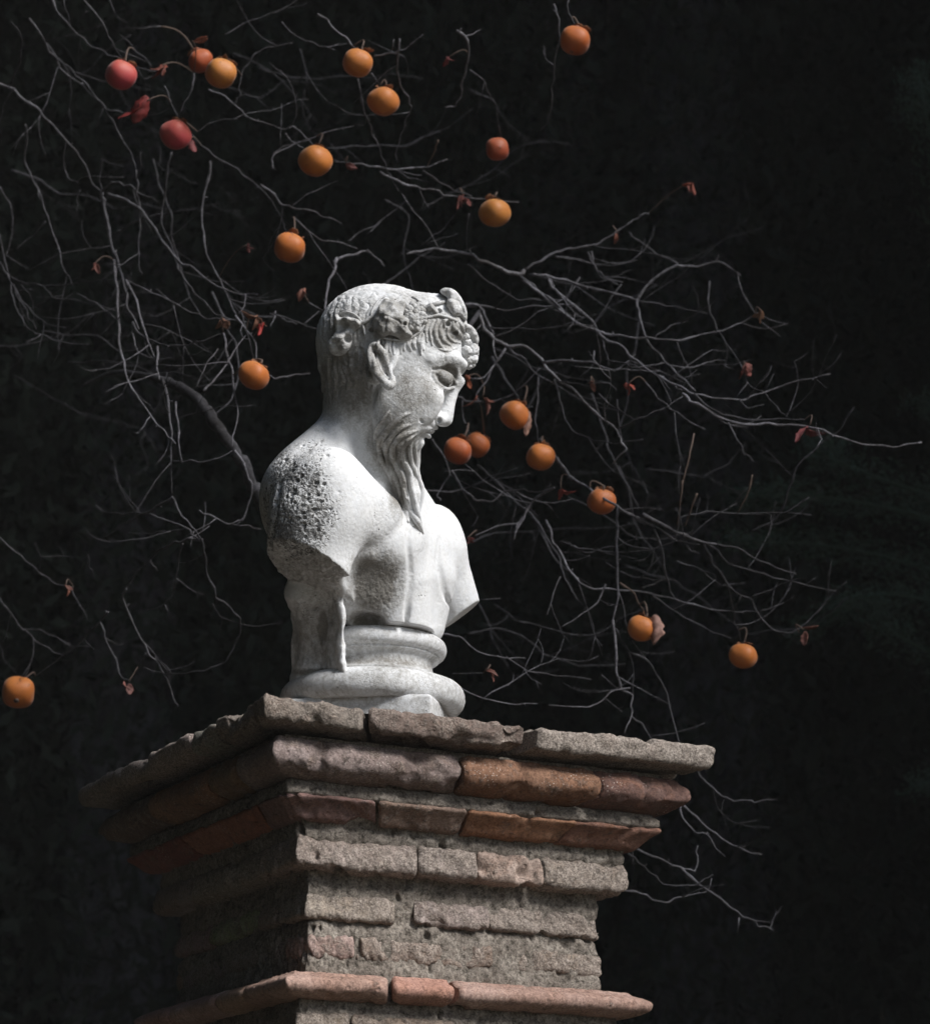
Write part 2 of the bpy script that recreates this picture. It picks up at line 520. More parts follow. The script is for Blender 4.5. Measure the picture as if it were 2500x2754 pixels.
# hollow of the armpit and flank, creases
S.ell(W(990, 1590, 215), (70, 95, 70), k=20, op='-')
def groove(pts, r, off=2, k=4, op='-'):
    q = [S.on(x, y, off) for x, y in pts]
    S.tube(q, r, k=k, op=op)
groove([(1098, 1405), (1100, 1470), (1107, 1540), (1100, 1610), (1088, 1680)], [3, 7, 8, 8, 6], off=5, k=12)
groove([(1184, 1450), (1180, 1500), (1186, 1540), (1200, 1600), (1208, 1650)], [2, 6, 7, 7, 5], off=4, k=14)
groove([(752, 1300), (742, 1360), (730, 1430), (722, 1480)], [3, 8, 9, 5], off=2, k=14)
# hollow under the breast behind the round socle
S.ell(W(985, 1680, 130), (60, 36, 90), k=10, op='-')
# rear pier
PAX = np.array([[.665, 0, .745], [0, 1, 0], [.745, 0, -.665]])
Q = SDF(LO, HI, VOX)
Q.rbox(W(862, 1720, 74), (116, 190, 13), PAX, r=10, k=0)
Q.ell(W(742, 1600, 30), (26, 44, 130), k=18, op='-')
Q.ell(W(735, 1850, 30), (34, 60, 130), k=18, op='-')
Q.cap(W(840, 1600, 60), W(846, 1700, 50), 76, 40, k=30)
Q.cap(W(850, 1760, 45), W(850, 1860, 40), 40, 70, k=30)
Q.plane(W(920, 1700, 160), (1, 0, .12), (-640, 120, -420), (69, 470, 420), k=3)
Q.tube([W(905, 1600, 150), W(922, 1665, 158), W(912, 1725, 150), (W(926, 1800, 160)), W(948, 1860, 165)], [5, 6, 4, 6, 9], k=16)
Q.ell(W(735, 1625, 10), (30, 46, 110), k=20, op='-')
Q.plane(from_world(at(1000, 2060, DB) + np.array([0, 0, .092])), dirv([0, 0, -1]), (-640, 300, -420), (69, 470, 420), k=0)
S.comb((slice(None),) * 3, Q.f, 16, '+')
del Q

# frost pits and old drill holes on the near shoulder
for _ in range(80):
    x, y = random.gauss(808, 42), random.gauss(1335, 62)
    if 725 < x < 930 and y < 1450:
        r = random.choice((3, 3.5, 4, 5, 6.5)); S.ell(S.on(x, y, 1), (r, r * random.uniform(.7, 1.1), r * 1.3), k=2.5, op='-')
for x, y, r in ((845, 1638, 4), (868, 1560, 4), (884, 1590, 3.5)): S.ell(S.on(x, y, 0), (r, r, 9), k=2, op='-')

# --- fine grid for the head and beard: the coarse field resampled, carved further
C0 = S
FLO = W(838, 756, 0) * np.array([1, 1, 0]) + np.array([0, 0, -20]); FHI = np.array([38., 66., 236.])
S = SDF(FLO, FHI, 1.6)
def upsample(src, dst):
    f = src.f
    for ax in range(3):
        g = (dst.lo[ax] + dst.v * np.arange(dst.n[ax]) - src.lo[ax]) / src.v
        i = np.clip(np.floor(g).astype(int), 0, src.n[ax] - 2); t = (g - i).astype(np.float32)
        sh = [1, 1, 1]; sh[ax] = -1
        f = np.take(f, i, ax) * (1 - t.reshape(sh)) + np.take(f, i + 1, ax) * t.reshape(sh)
    dst.f = f
upsample(C0, S)
# ear
for m in (lambda p: p, Hm):
    e = lambda x, y, c: m(H(*Z1(806 + (x - 800) * .84, 862 + (y - 850) * .86), c))
    S.ell(e(800, 830, 138), (34, 62, 16), HAX, k=14)
    S.ell(e(812, 850, 160), (14, 46, 13), HAX, k=5, op='-')
    S.tube([e(850, 830, 146), e(822, 740, 154), e(775, 665, 160), e(718, 622, 162), e(668, 650, 160), e(655, 730, 164), e(672, 820, 166), e(715, 910, 166), e(785, 990, 164), e(860, 1060, 156), e(905, 1045, 150), e(915, 980, 146)],
           [6, 8, 9, 10, 9, 10, 10, 10, 10, 13, 11, 7], k=3)
    S.tube([e(738, 720, 150), e(733, 790, 156), e(752, 865, 157), e(800, 940, 154), e(850, 985, 150)], [3, 6, 7, 6, 5], k=4)
    S.tube([e(885, 840, 144), e(878, 900, 152), e(890, 960, 148)], [7, 8, 6], k=4)
    S.cap(e(835, 830, 160), e(850, 940, 160), 6, 5, k=2, op='-')

# --- beard strands
bs = [([(1110, 1109), (1084, 1118), (1056, 1143), (1033, 1166), (1019, 1189), (1022, 1215), (1027, 1239), (1052, 1281), (1065, 1319), (1082, 1361), (1098, 1402)], 7.5),
      ([(1104, 1124), (1072, 1134), (1046, 1158), (1030, 1184), (1031, 1216), (1042, 1252), (1062, 1292), (1074, 1330), (1088, 1368)], 4.5),
      ([(1118, 1138), (1084, 1149), (1056, 1172), (1039, 1200), (1040, 1225), (1053, 1262), (1070, 1300), (1082, 1345), (1095, 1385), (1110, 1412)], 7.5),
      ([(1108, 1154), (1080, 1166), (1058, 1190), (1050, 1218), (1058, 1246), (1070, 1276)], 4.0),
      ([(1127, 1155), (1098, 1166), (1070, 1183), (1056, 1206), (1060, 1236), (1076, 1268), (1086, 1300), (1092, 1335), (1102, 1370), (1120, 1400), (1137, 1433)], 8),
      ([(1121, 1166), (1095, 1186), (1084, 1209), (1090, 1246), (1104, 1275), (1106, 1311), (1117, 1353), (1124, 1387), (1137, 1433)], 7),
      ([(1118, 1178), (1103, 1200), (1105, 1237), (1113, 1262), (1126, 1290), (1134, 1312), (1134, 1340), (1128, 1376)], 6.5),
      ([(1128, 1178), (1117, 1200), (1119, 1237), (1122, 1270), (1131, 1305), (1136, 1335)], 6.5),
      ([(1060, 1092), (1036, 1118), (1014, 1150), (1008, 1182), (1014, 1214)], 5.0)]
q = []
for st, r in bs:
    q.append(([S.on(x, y, -5 if n_ == 0 else 1.5) for n_, (x, y) in enumerate(st)], r))
for p, r in q:
    n_ = len(p)
    S.tube(p, [r * .35, r * .8] + [r * (1.12 if a % 2 else .92) for a in range(n_ - 3)] + [r * .45], k=1.2, sub=6)
for st, r in (([(1062, 1228), (1072, 1270), (1084, 1310)], 4), ([(1092, 1205), (1094, 1240)], 5), ([(1088, 1300), (1096, 1335)], 4), ([(1076, 1240), (1080, 1262)], 4), ([(1096, 1350), (1103, 1372)], 3.5)):
    groove(st, r, off=1, k=3)
S.tube([H(1132, 1180, 10), H(1132, 1192, 14), H(1126, 1206, 12)], [7, 9, 6], k=3)

# --- hair under the wreath and round the brow
hs = []
for i in range(13):
    x = 790 + i * 33 + random.uniform(-10, 10); l = random.uniform(70, 150); a = random.uniform(-30, 34)
    hs.append([(x, 590 + 12 * math.sin(i)), (x - 16 + a * .3, 600 + l * .5), (x + a, 600 + l)])
hs += [[(1240, 420), (1212, 520), (1225, 630)], [(1285, 430), (1252, 540), (1275, 660)], [(1330, 420), (1300, 530), (1330, 640), (1390, 700)],
       [(1375, 430), (1345, 520), (1378, 610), (1450, 668)], [(1420, 500), (1418, 570), (1470, 625), (1540, 640)], [(1470, 430), (1480, 500), (1530, 560), (1562, 610)],
       [(1530, 450), (1560, 500), (1585, 580)], [(1190, 560), (1168, 640), (1195, 705)], [(1345, 700), (1420, 715), (1500, 690)], [(1450, 400), (1390, 440), (1390, 490)]]
q = [[S.on(*Z1(x, y), 1) for x, y in st] for st in hs]
for p in q:
    r = random.uniform(4, 7.5)
    S.tube(p, [2.5] + [r] * (len(p) - 2) + [2], k=2.5, sub=6)
for x, y, r in ((1420, 460, 7), (1495, 548, 7), (1035, 470, 7), (735, 430, 9), (1340, 340, 7), (700, 520, 7), (930, 560, 8), (1000, 580, 7)):
    c = S.on(*Z1(x, y), -2); S.ell(c, (r, r, 13), k=2, op='-')
# nape locks
for i in range(9):
    x = 215 + i * 62
    st = [(x, 760 + 30 * math.sin(i * 2)), (x + 22 * math.sin(i), 870), (x + 30, 980), (x + 10 + 15 * math.cos(i), 1080 + 20 * math.cos(i * 3))]
    S.tube([S.on(*Z1(a, b), -3) for a, b in st], [4, 8, 7, 3], k=3)
for st in ([(400, 800), (450, 880), (510, 990)], [(300, 800), (310, 880), (300, 960)], [(600, 700), (610, 820), (600, 900)]):
    groove([Z1(a, b) for a, b in st], 5, off=1, k=4)
Vw, Fb = C0.mesh()
cq = Vw[Fb].mean(1)
inn = ((cq > FLO + 4) & (cq < FHI - 4)).all(1)
Fb = Fb[~inn]
Vf, Ff = S.mesh()
def compact(V, F):
    u, inv = np.unique(F.ravel(), return_inverse=True)
    return V[u], inv.reshape(F.shape).astype(np.int32)
Vw, Fb = compact(Vw, Fb)
SPLIT = len(Vw)
Fa, Fz = Fb, Ff + len(Vw)
Vw = np.vstack([Vw, Vf]); Fb = np.vstack([Fa, Fz])
def proj_px(V):
    s = 1 - V[:, 2] / FPX
    return V[:, 0] / s + 1250, V[:, 1] / s + 1377
def vnormals(V, F):
    a, b, c, d = V[F[:, 0]], V[F[:, 1]], V[F[:, 2]], V[F[:, 3]]
    n = np.cross(c - a, d - b)
    N = np.zeros_like(V)
    for i in range(4):
        for j in range(3): N[:, j] += np.bincount(F[:, i], n[:, j], len(V))
    return N / (np.linalg.norm(N, axis=1, keepdims=True) + 1e-9)
NB = vnormals(Vw, Fb)
ctr = Vw.mean(0)
if ((Vw - ctr) * NB).sum() < 0: NB = -NB
PX, PY = proj_px(Vw)
def blob(c, r, d=None, rd=None, soft=1.0):
    q = ((PX - c[0]) / r[0]) ** 2 + ((PY - c[1]) / r[1]) ** 2
    if d is not None: q = q + ((Vw[:, 2] - d) / rd) ** 2
    return np.clip((1.25 - np.sqrt(q)) / .75 * soft, 0, 1)
hd = (Vw - HC) @ HAX.T
# crown hair in low relief, combed back from the brow
crown = np.clip((hd[:, 1] + 10) / 80, 0, 1) * (.55 + .45 * np.clip((60 - hd[:, 0]) / 90, 0, 1)) * (np.linalg.norm(hd, axis=1) < 240)
nape = np.clip((-hd[:, 0] + 20) / 60, 0, 1) * np.clip((1100 - PY) / 40, 0, 1) * (hd[:, 1] < 60)
w1 = fbm(Vw / 34., 3, 3); w2 = fbm(Vw / 60., 2, 9)
ph = (hd[:, 2] * .9 + hd[:, 0] * .25) / 9.5 + w1 * 4.5
dis = crown * 2.4 * (np.abs(np.sin(ph)) - .6)
ph2 = (Vw[:, 0] * .9 - Vw[:, 1] * .25 + Vw[:, 2] * .5) / 8.0 + w1 * 2.6
dis = dis + nape * 2.6 * (np.abs(np.sin(ph2)) - .6)
pitb = np.clip(.5 + fbm(Vw / 55., 3, 88), 0, 1)
pit = np.maximum.reduce([blob((800, 1370), (115, 150)) * .95, blob((760, 1260), (70, 70)) * .7, blob((830, 1225), (80, 60)) * .45, blob((745, 1450), (80, 90)) * .8]) * np.clip(Vw[:, 2] / 60, 0, 1)
pit = np.clip(pit * (.45 + pitb * .9), 0, 1)
pit = np.maximum(pit, (.22 + .2 * (PY > 1600) * (PX < 940) + .2 * (hd[:, 0] < 0)) * np.clip(pitb * 2 - .9, 0, 1))
cut = blob((828, 1535), (140, 78)) * (NB @ np.array([-.40, .80, .45]) > .8)
grime_shade = np.maximum.reduce([cut * .5, blob((1020, 960), (48, 95)) * .6, blob((1010, 1570), (80, 110)) * .9, blob((930, 1020), (100, 130)) * .8, blob((940, 900), (95, 100)) * .6,  # soiling, with shade painted into eye socket, flank and hollow under the breast
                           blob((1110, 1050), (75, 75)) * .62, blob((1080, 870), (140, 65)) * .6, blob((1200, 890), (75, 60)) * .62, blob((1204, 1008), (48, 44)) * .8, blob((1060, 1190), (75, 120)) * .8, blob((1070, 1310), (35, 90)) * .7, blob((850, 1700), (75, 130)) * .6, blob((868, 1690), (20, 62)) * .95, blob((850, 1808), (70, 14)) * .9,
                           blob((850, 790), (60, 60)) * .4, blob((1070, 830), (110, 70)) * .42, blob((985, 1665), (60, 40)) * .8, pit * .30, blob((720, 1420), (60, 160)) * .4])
rough = vnoise(Vw / 7., 21); r2 = vnoise(Vw / 3.6, 22)
pits = np.clip(-vnoise(Vw / 9., 31) - .25, 0, 1) + .6 * np.clip(-vnoise(Vw / 5., 32) - .2, 0, 1)
dis = dis + cut * (4.2 * vnoise(Vw / 10., 23) + 2.2 * rough + 1.5 * r2) - pit * pits * 4.5 + (rough + r2) * .3
hair = np.clip(blob((1070, 1230), (75, 190)), 0, 1)
hollow = blob((1015, 1575), (70, 90)) * .9 + nape * .5
dis = dis + hollow * (rough + r2) * .8
pier = ((PY > 1620) & (PX < 940)).astype(float)
dis = dis + pier * 8 * fbm(Vw / 45., 3, 77)
Vd = Vw + NB * dis[:, None]
bust = empty('marble_bust', at(1000, 2060, DB).tolist(), 'white weathered bust of a bearded man with bowed wreathed head on the brick pier', 'bust')
BINV = Matrix.Translation(-Vector(bust.location))
def bust_part(name, Vg, F, mat=M_STONE, g=None, p=None):
    w = to_world(Vg) - np.array(bust.location)
    o = mesh_obj(name, w, F, mat, bust)
    for nm, a in (('grime_shade', g), ('pit', p)):
        at_ = o.data.attributes.new(nm, 'FLOAT', 'POINT')
        if a is None: a = np.zeros(len(Vg))
        at_.data.foreach_set('value', np.broadcast_to(a, (len(Vg),)).astype(np.float32))
    return o
bust_part('figure', Vd, Fb, g=grime_shade, p=pit)
# ---------------------------------------------------------------- wreath, carved leaves and grapes
def zz1(l): return [Z1(x, y) for x, y in l]
def leaf_part(name, outline, ctrl, thick, veins=(), holes=(), vox=2.2, roundk=7, base=None, grime_shade=.4, absz=False):
    """closed solid: outline in photo pixels, ctrl = (px, py, height over the stone below)"""
    O = np.array(outline, float)
    O2, _ = crv(np.vstack([O, O[:1]]), 1.0, 3)
    O2 = O2[:-1]
    ctrl = np.array(ctrl, float)
    if base is None: base = np.mean([S.depth(x, y) for x, y, _ in ctrl])
    zc = np.array([c[2] + .75 * S.depth(c[0], c[1]) + .25 * base for c in ctrl])
    if absz: zc = ctrl[:, 2].copy()
    sc = 1 - base / FPX
    G = np.stack([(O2[:, 0] - 1250) * sc, (O2[:, 1] - 1377) * sc], 1)
    cg = np.stack([(ctrl[:, 0] - 1250) * sc, (ctrl[:, 1] - 1377) * sc], 1)
    lo = (G[:, 0].min() - 9, G[:, 1].min() - 9, zc.min() - thick - 12); hi = (G[:, 0].max() + 9, G[:, 1].max() + 9, zc.max() + 14)
    L = SDF(lo, hi, vox)
    X = lo[0] + vox * np.arange(L.n[0]); Y = lo[1] + vox * np.arange(L.n[1])
    XX, YY = np.meshgrid(X, Y, indexing='ij')
    d = np.full(XX.shape, 1e9); ins = np.zeros(XX.shape, bool)
    n = len(G)
    for i in range(n):
        p, q = G[i], G[(i + 1) % n]; e = q - p
        t = np.clip(((XX - p[0]) * e[0] + (YY - p[1]) * e[1]) / (e @ e + 1e-9), 0, 1)
        d = np.minimum(d, np.hypot(XX - p[0] - t * e[0], YY - p[1] - t * e[1]))
        c = ((p[1] > YY) != (q[1] > YY)) & (XX < e[0] * (YY - p[1]) / (e[1] if abs(e[1]) > 1e-9 else 1e-9) + p[0])
        ins ^= c
    d = np.where(ins, -d, d)
    w = 0; zt = 0
    for (x, y), z in zip(cg, zc):
        k = 1 / ((XX - x) ** 2 + (YY - y) ** 2 + 60) ** 1.6; w = w + k; zt = zt + k * z
    zt = zt / w
    for v in veins:
        P = np.array([[(x - 1250) * sc, (y - 1377) * sc] for x, y in v])
        dv = np.full(XX.shape, 1e9)
        for i in range(len(P) - 1):
            p, e = P[i], P[i + 1] - P[i]
            t = np.clip(((XX - p[0]) * e[0] + (YY - p[1]) * e[1]) / (e @ e), 0, 1)
            dv = np.minimum(dv, np.hypot(XX - p[0] - t * e[0], YY - p[1] - t * e[1]))
        zt = zt - 2.6 * np.exp(-(dv / 2.4) ** 2) + .8 * np.exp(-((dv - 7) / 4) ** 2)
    zt = zt + 1.6 * fbm(np.stack([XX / 11, YY / 11, XX * 0 + base], -1), 3, 5)
    # roll the rim over
    zt = zt - 6 * np.exp(-(np.minimum(-d, 30) / 6) ** 2) * (d < 0)
    Zg = L.lo[2] + vox * np.arange(L.n[2])
    dz = np.abs(Zg[None, None, :] - (zt[:, :, None] - thick / 2)) - thick / 2
    dd = d[:, :, None] + 0 * dz
    a, b = dd + roundk, dz + roundk
    L.f = (np.minimum(np.maximum(a, b), 0) + np.hypot(np.maximum(a, 0), np.maximum(b, 0)) - roundk).astype(np.float32)
    for x, y, r in holes:
        gx, gy = (x - 1250) * sc, (y - 1377) * sc
        i = int(np.clip((gx - lo[0]) / vox, 0, L.n[0] - 1)); j = int(np.clip((gy - lo[1]) / vox, 0, L.n[1] - 1))
        L.ell((gx, gy, zt[i, j]), (r, r, r * 2.2), k=2, op='-')
    Vl, Fl = L.mesh()
    nn = vnormals(Vl, Fl)
    if ((Vl - Vl.mean(0)) * nn).sum() < 0: nn = -nn
    Vl = Vl + nn * (.5 * vnoise(Vl / 4, 3) + .4 * vnoise(Vl / 2.2, 4))[:, None]
    return bust_part(name, Vl, Fl, g=grime_shade, p=.12)

leaf_part('vine_leaf', zz1([(350, 375), (385, 372), (400, 400), (480, 402), (560, 420), (600, 452), (597, 505), (560, 530), (530, 560), (520, 640), (500, 700), (450, 745), (390, 768), (330, 745), (292, 690), (292, 640), (320, 600), (350, 555), (352, 480), (340, 420)]),
          [(*Z1(370, 395), 41), (*Z1(480, 415), 46), (*Z1(580, 460), 35), (*Z1(440, 470), 4), (*Z1(400, 520), 15), (*Z1(540, 500), 9), (*Z1(340, 660), 33), (*Z1(420, 610), 41), (*Z1(480, 560), 22), (*Z1(450, 700), 35), (*Z1(390, 745), 15)],
          34, veins=[zz1([(330, 640), (420, 620), (500, 560)])], holes=[(*Z1(482, 610), 11)], grime_shade=.5)
leaf_part('vine_leaf', zz1([(745, 385), (768, 300), (822, 222), (890, 238), (930, 262), (985, 240), (1030, 262), (1012, 330), (1002, 388), (1058, 425), (1046, 500), (1092, 570), (1050, 612), (985, 622), (930, 590), (872, 572), (820, 592), (760, 560), (712, 495), (712, 430)]),
          [(*Z1(770, 400), 30), (*Z1(840, 260), 26), (*Z1(980, 275), 34), (*Z1(900, 340), 46), (*Z1(850, 420), 50), (*Z1(960, 440), 42), (*Z1(790, 480), 44), (*Z1(735, 460), 30), (*Z1(870, 520), 44), (*Z1(950, 540), 34), (*Z1(1020, 530), 48), (*Z1(990, 600), 34)],
          42, veins=[zz1([(770, 390), (860, 400), (960, 445), (1040, 540)]), zz1([(860, 400), (930, 300), (1000, 265)]), zz1([(850, 400), (830, 560)])], holes=[(*Z1(1018, 470), 6)], grime_shade=.62)
leaf_part('vine_leaf', zz1([(1175, 285), (1210, 290), (1262, 262), (1295, 292), (1336, 350), (1300, 392), (1268, 345), (1212, 345)]),
          [(*Z1(1190, 300), 14), (*Z1(1262, 300), 22), (*Z1(1310, 355), 14)], 22, grime_shade=.5)
leaf_part('vine_leaf', zz1([(1345, 160), (1395, 133), (1470, 150), (1532, 205), (1570, 270), (1600, 350), (1603, 415), (1585, 440), (1530, 402), (1470, 398), (1425, 345), (1410, 290), (1418, 232), (1370, 195)]),
          [(*Z1(1385, 165), 74), (*Z1(1460, 190), 92), (*Z1(1450, 290), 104), (*Z1(1530, 260), 84), (*Z1(1500, 370), 100), (*Z1(1575, 390), 78)], 62, veins=[zz1([(1430, 240), (1530, 265), (1580, 400)])], base=10, grime_shade=.34, absz=True)
leaf_part('vine_leaf', zz1([(1570, 455), (1650, 490), (1695, 545), (1715, 610), (1690, 655), (1640, 600), (1580, 560)]),
          [(*Z1(1600, 490), 66), (*Z1(1665, 560), 40), (*Z1(1690, 610), 24)], 60, base=10, grime_shade=.34, absz=True)
# berries of the cluster and the grapes over the brow
def berry(name, px, py, r, off, g=.2):
    c = S.on(px, py, off) if not isinstance(off, tuple) else W(px, py, off[0])
    L = SDF(c - r * 1.3, c + r * 1.3, max(1.6, r / 7))
    L.ell(c, (r, r, r), k=0)
    Vl, Fl = L.mesh(); e = (Vl - c) / np.linalg.norm(Vl - c, axis=1, keepdims=True)
    Vl = Vl + e * (fbm(Vl / 6, 2, int(px)) * r * .22)[:, None]
    return bust_part(name, Vl, Fl, g=g, p=.1)
for i in range(34):
    a, q = i * 2.4, math.sqrt((i + .5) / 34)
    x, y = Z1(1112 + 96 * q * math.cos(a) + random.uniform(-7, 7), 390 + 122 * q * math.sin(a) + random.uniform(-7, 7))
    berry('berry', x, y, random.uniform(8, 12), 14 * (1 - q * q) + 1, .55)
for x, y, r, d in ((1640, 610, 17, 6), (1600, 640, 15, 40), (1655, 705, 19, 10), (1600, 720, 17, 44), (1655, 790, 17, 10), (1648, 838, 13, 6), (1615, 800, 15, 34), (1590, 585, 13, 46), (1622, 858, 11, 14), (1675, 660, 12, -20), (1672, 745, 14, -22)):
    px, py = Z1(x, y); berry('grape', px - 2, py, r, (d,), .34)
# stems
def stem(pts, r, off=3):
    q = [S.on(*Z1(x, y), off) for x, y in pts]
    P, _ = crv(q, 1, 4)
    L = SDF(P.min(0) - r - 6, P.max(0) + r + 6, 1.8)
    L.tube(q, r, k=2, sub=4)
    Vl, Fl = L.mesh(); bust_part('vine_stem', Vl, Fl, g=.45)
stem([(600, 455), (640, 440), (690, 405), (755, 372)], 5.5, 6)
stem([(697, 400), (702, 350), (735, 285), (780, 225), (830, 195)], 3)
stem([(1290, 272), (1340, 262), (1415, 248)], 5, 8)
stem([(1092, 205), (1140, 235), (1172, 290), (1200, 350), (1210, 420)], 3.5)
stem([(390, 372), (450, 348), (530, 368), (590, 420), (622, 490), (636, 560)], 3.2)
stem([(770, 580), (860, 605), (960, 618), (1060, 600), (1150, 540), (1195, 480)], 3.5)
stem([(1235, 400), (1330, 380), (1420, 400), (1500, 430)], 4, 4)
# ---------------------------------------------------------------- turned socle and plinth
def socle():
    ax = at(1000, 2060, DB)
    z0 = ax[2]
    prof = [(0.05, .077), (.112, .0755), (.1215, .077), (.1285, .084), (.1310, .095), (.1285, .106), (.121, .114), (.110, .118),
            (.0985, .1195), (.0983, .1235), (.0940, .1250), (.0880, .130), (.0850, .138), (.0862, .146), (.0905, .1500), (.0945, .1512), (.0947, .1548), (.0990, .1556), (.1030, .159),
            (.1050, .165), (.1040, .172), (.1000, .1775), (.0935, .1808), (.086, .1815), (.05, .182)]
    P, _ = crv([(a, b, 0) for a, b in prof], 1, 3)
    n, m = 160, len(P)
    th = np.linspace(0, 2 * np.pi, n, endpoint=False)
    assert (np.diff(P[:, 1]) > -.01).all()
    Vs = np.stack([np.outer(np.cos(th), P[:, 0]), np.outer(np.sin(th), P[:, 0]), np.tile(P[:, 1], (n, 1))], -1).reshape(-1, 3)
    Fs = np.array([[i * m + j, ((i + 1) % n) * m + j, ((i + 1) % n) * m + j + 1, i * m + j + 1] for i in range(n) for j in range(m - 1)])
    nz = fbm(Vs * 38, 3, 6) * .0008 + vnoise(Vs * 300, 8) * .0004
    Vs[:, :2] *= (1 + nz / .1)[:, None]; Vs[:, 2] += fbm(Vs * 25, 2, 16) * .0006
    o = mesh_obj('socle', Vs + (ax - np.array(bust.location)), Fs, M_STONE, bust)
    for nm, a in (('grime_shade', .30 + .22 * fbm(Vs * 30, 2, 5) + .4 * np.clip(1 - np.abs(Vs[:, 2] - .132) / .02, 0, 1) * (Vs[:, 1] < 0)), ('pit', np.full(len(Vs), .16))):
        q = o.data.attributes.new(nm, 'FLOAT', 'POINT'); q.data.foreach_set('value', a.astype(np.float32))
    # square plinth below, its near corner towards the right of the viewer
    a = R(9)
    h = .104
    e1 = np.array([math.cos(a), -math.sin(a), 0]); e2 = np.array([math.sin(a), math.cos(a), 0])
    bm = []
    nu = 40
    L = SDF((-.13, -.13, -.01), (.13, .13, .10), .0035)
    L.f[:] = 1
    X, Y, Z = np.meshgrid(*[L.lo[i] + L.v * np.arange(L.n[i]) for i in range(3)], indexing='ij')
    q = np.maximum.reduce([np.abs(X) - h, np.abs(Y) - h, np.abs(Z - .0390) - .0390])
    rr = .006
    qx, qy, qz = np.abs(X) - h + rr, np.abs(Y) - h + rr, np.abs(Z - .0390) - .0390 + rr
    q = np.sqrt(np.maximum(qx, 0) ** 2 + np.maximum(qy, 0) ** 2 + np.maximum(qz, 0) ** 2) + np.minimum(np.maximum.reduce([qx, qy, qz]), 0) - rr
    q = q + .0025 * fbm(np.stack([X, Y, Z], -1) * 30, 2, 4)
    L.f = q.astype(np.float32)
    Vp, Fp = L.mesh()
    w = ax + Vp[:, :1] * e1 + Vp[:, 1:2] * e2 + Vp[:, 2:] * np.array([0, 0, 1])
    o = mesh_obj('plinth', w - np.array(bust.location), Fp, M_STONE, bust)
    for nm, v in (('grime_shade', .36), ('pit', .18)):
        qq = o.data.attributes.new(nm, 'FLOAT', 'POINT'); qq.data.foreach_set('value', np.full(len(Vp), v, np.float32))
socle()
# ---------------------------------------------------------------- brick pier
YAW = 1.0853
PS = 0.669
PU = np.array([math.sin(YAW), math.cos(YAW), 0.0])
PV = np.array([-math.cos(YAW), math.sin(YAW), 0.0])
PC = at(712, 1866, 3.5)
CORN = [PC, PC + PS * PU, PC + PS * PU + PS * PV, PC + PS * PV]
SDIR = [PU, PV, -PU, -PV]
INW = [PV, -PU, -PV, PU]
def pier_pt(side, s, ins, dz):
    """side 0 = lit front, 3 = dark left face (runs towards the near corner); s along it, ins = inset, dz = height"""
    s, ins, dz = np.broadcast_arrays(np.asarray(s, float), np.asarray(ins, float), np.asarray(dz, float))
    t = ins + (PS - 2 * ins) * s / PS
    return CORN[side] + t[..., None] * SDIR[side] + ins[..., None] * INW[side] + dz[..., None] * np.array([0, 0, 1.0])
def perim(s, ins, dz):
    """s over the whole perimeter, 0 at the near corner, positive along the lit face, negative along the dark one"""
    s = np.asarray(s, float); k = np.floor(s / PS).astype(int) % 4
    r = s - np.floor(s / PS) * PS
    out = np.zeros(np.broadcast(s, ins, dz).shape + (3,))
    s_, i_, d_ = np.broadcast_arrays(r, ins, dz); kk = np.broadcast_to(k, s_.shape)
    for q in range(4):
        m = kk == q
        if m.any(): out[m] = pier_pt(q, s_[m], i_[m], d_[m])
    return out
def s_at(px, ins, dz):
    a, b = 0.0, PS
    for _ in range(30):
        m = (a + b) / 2
        P = pier_pt(0, m, ins, dz) - CAM
        if 1250 + FPX * (P @ RIGHT) / (P @ FWD) < px: a = m
        else: b = m
    return a

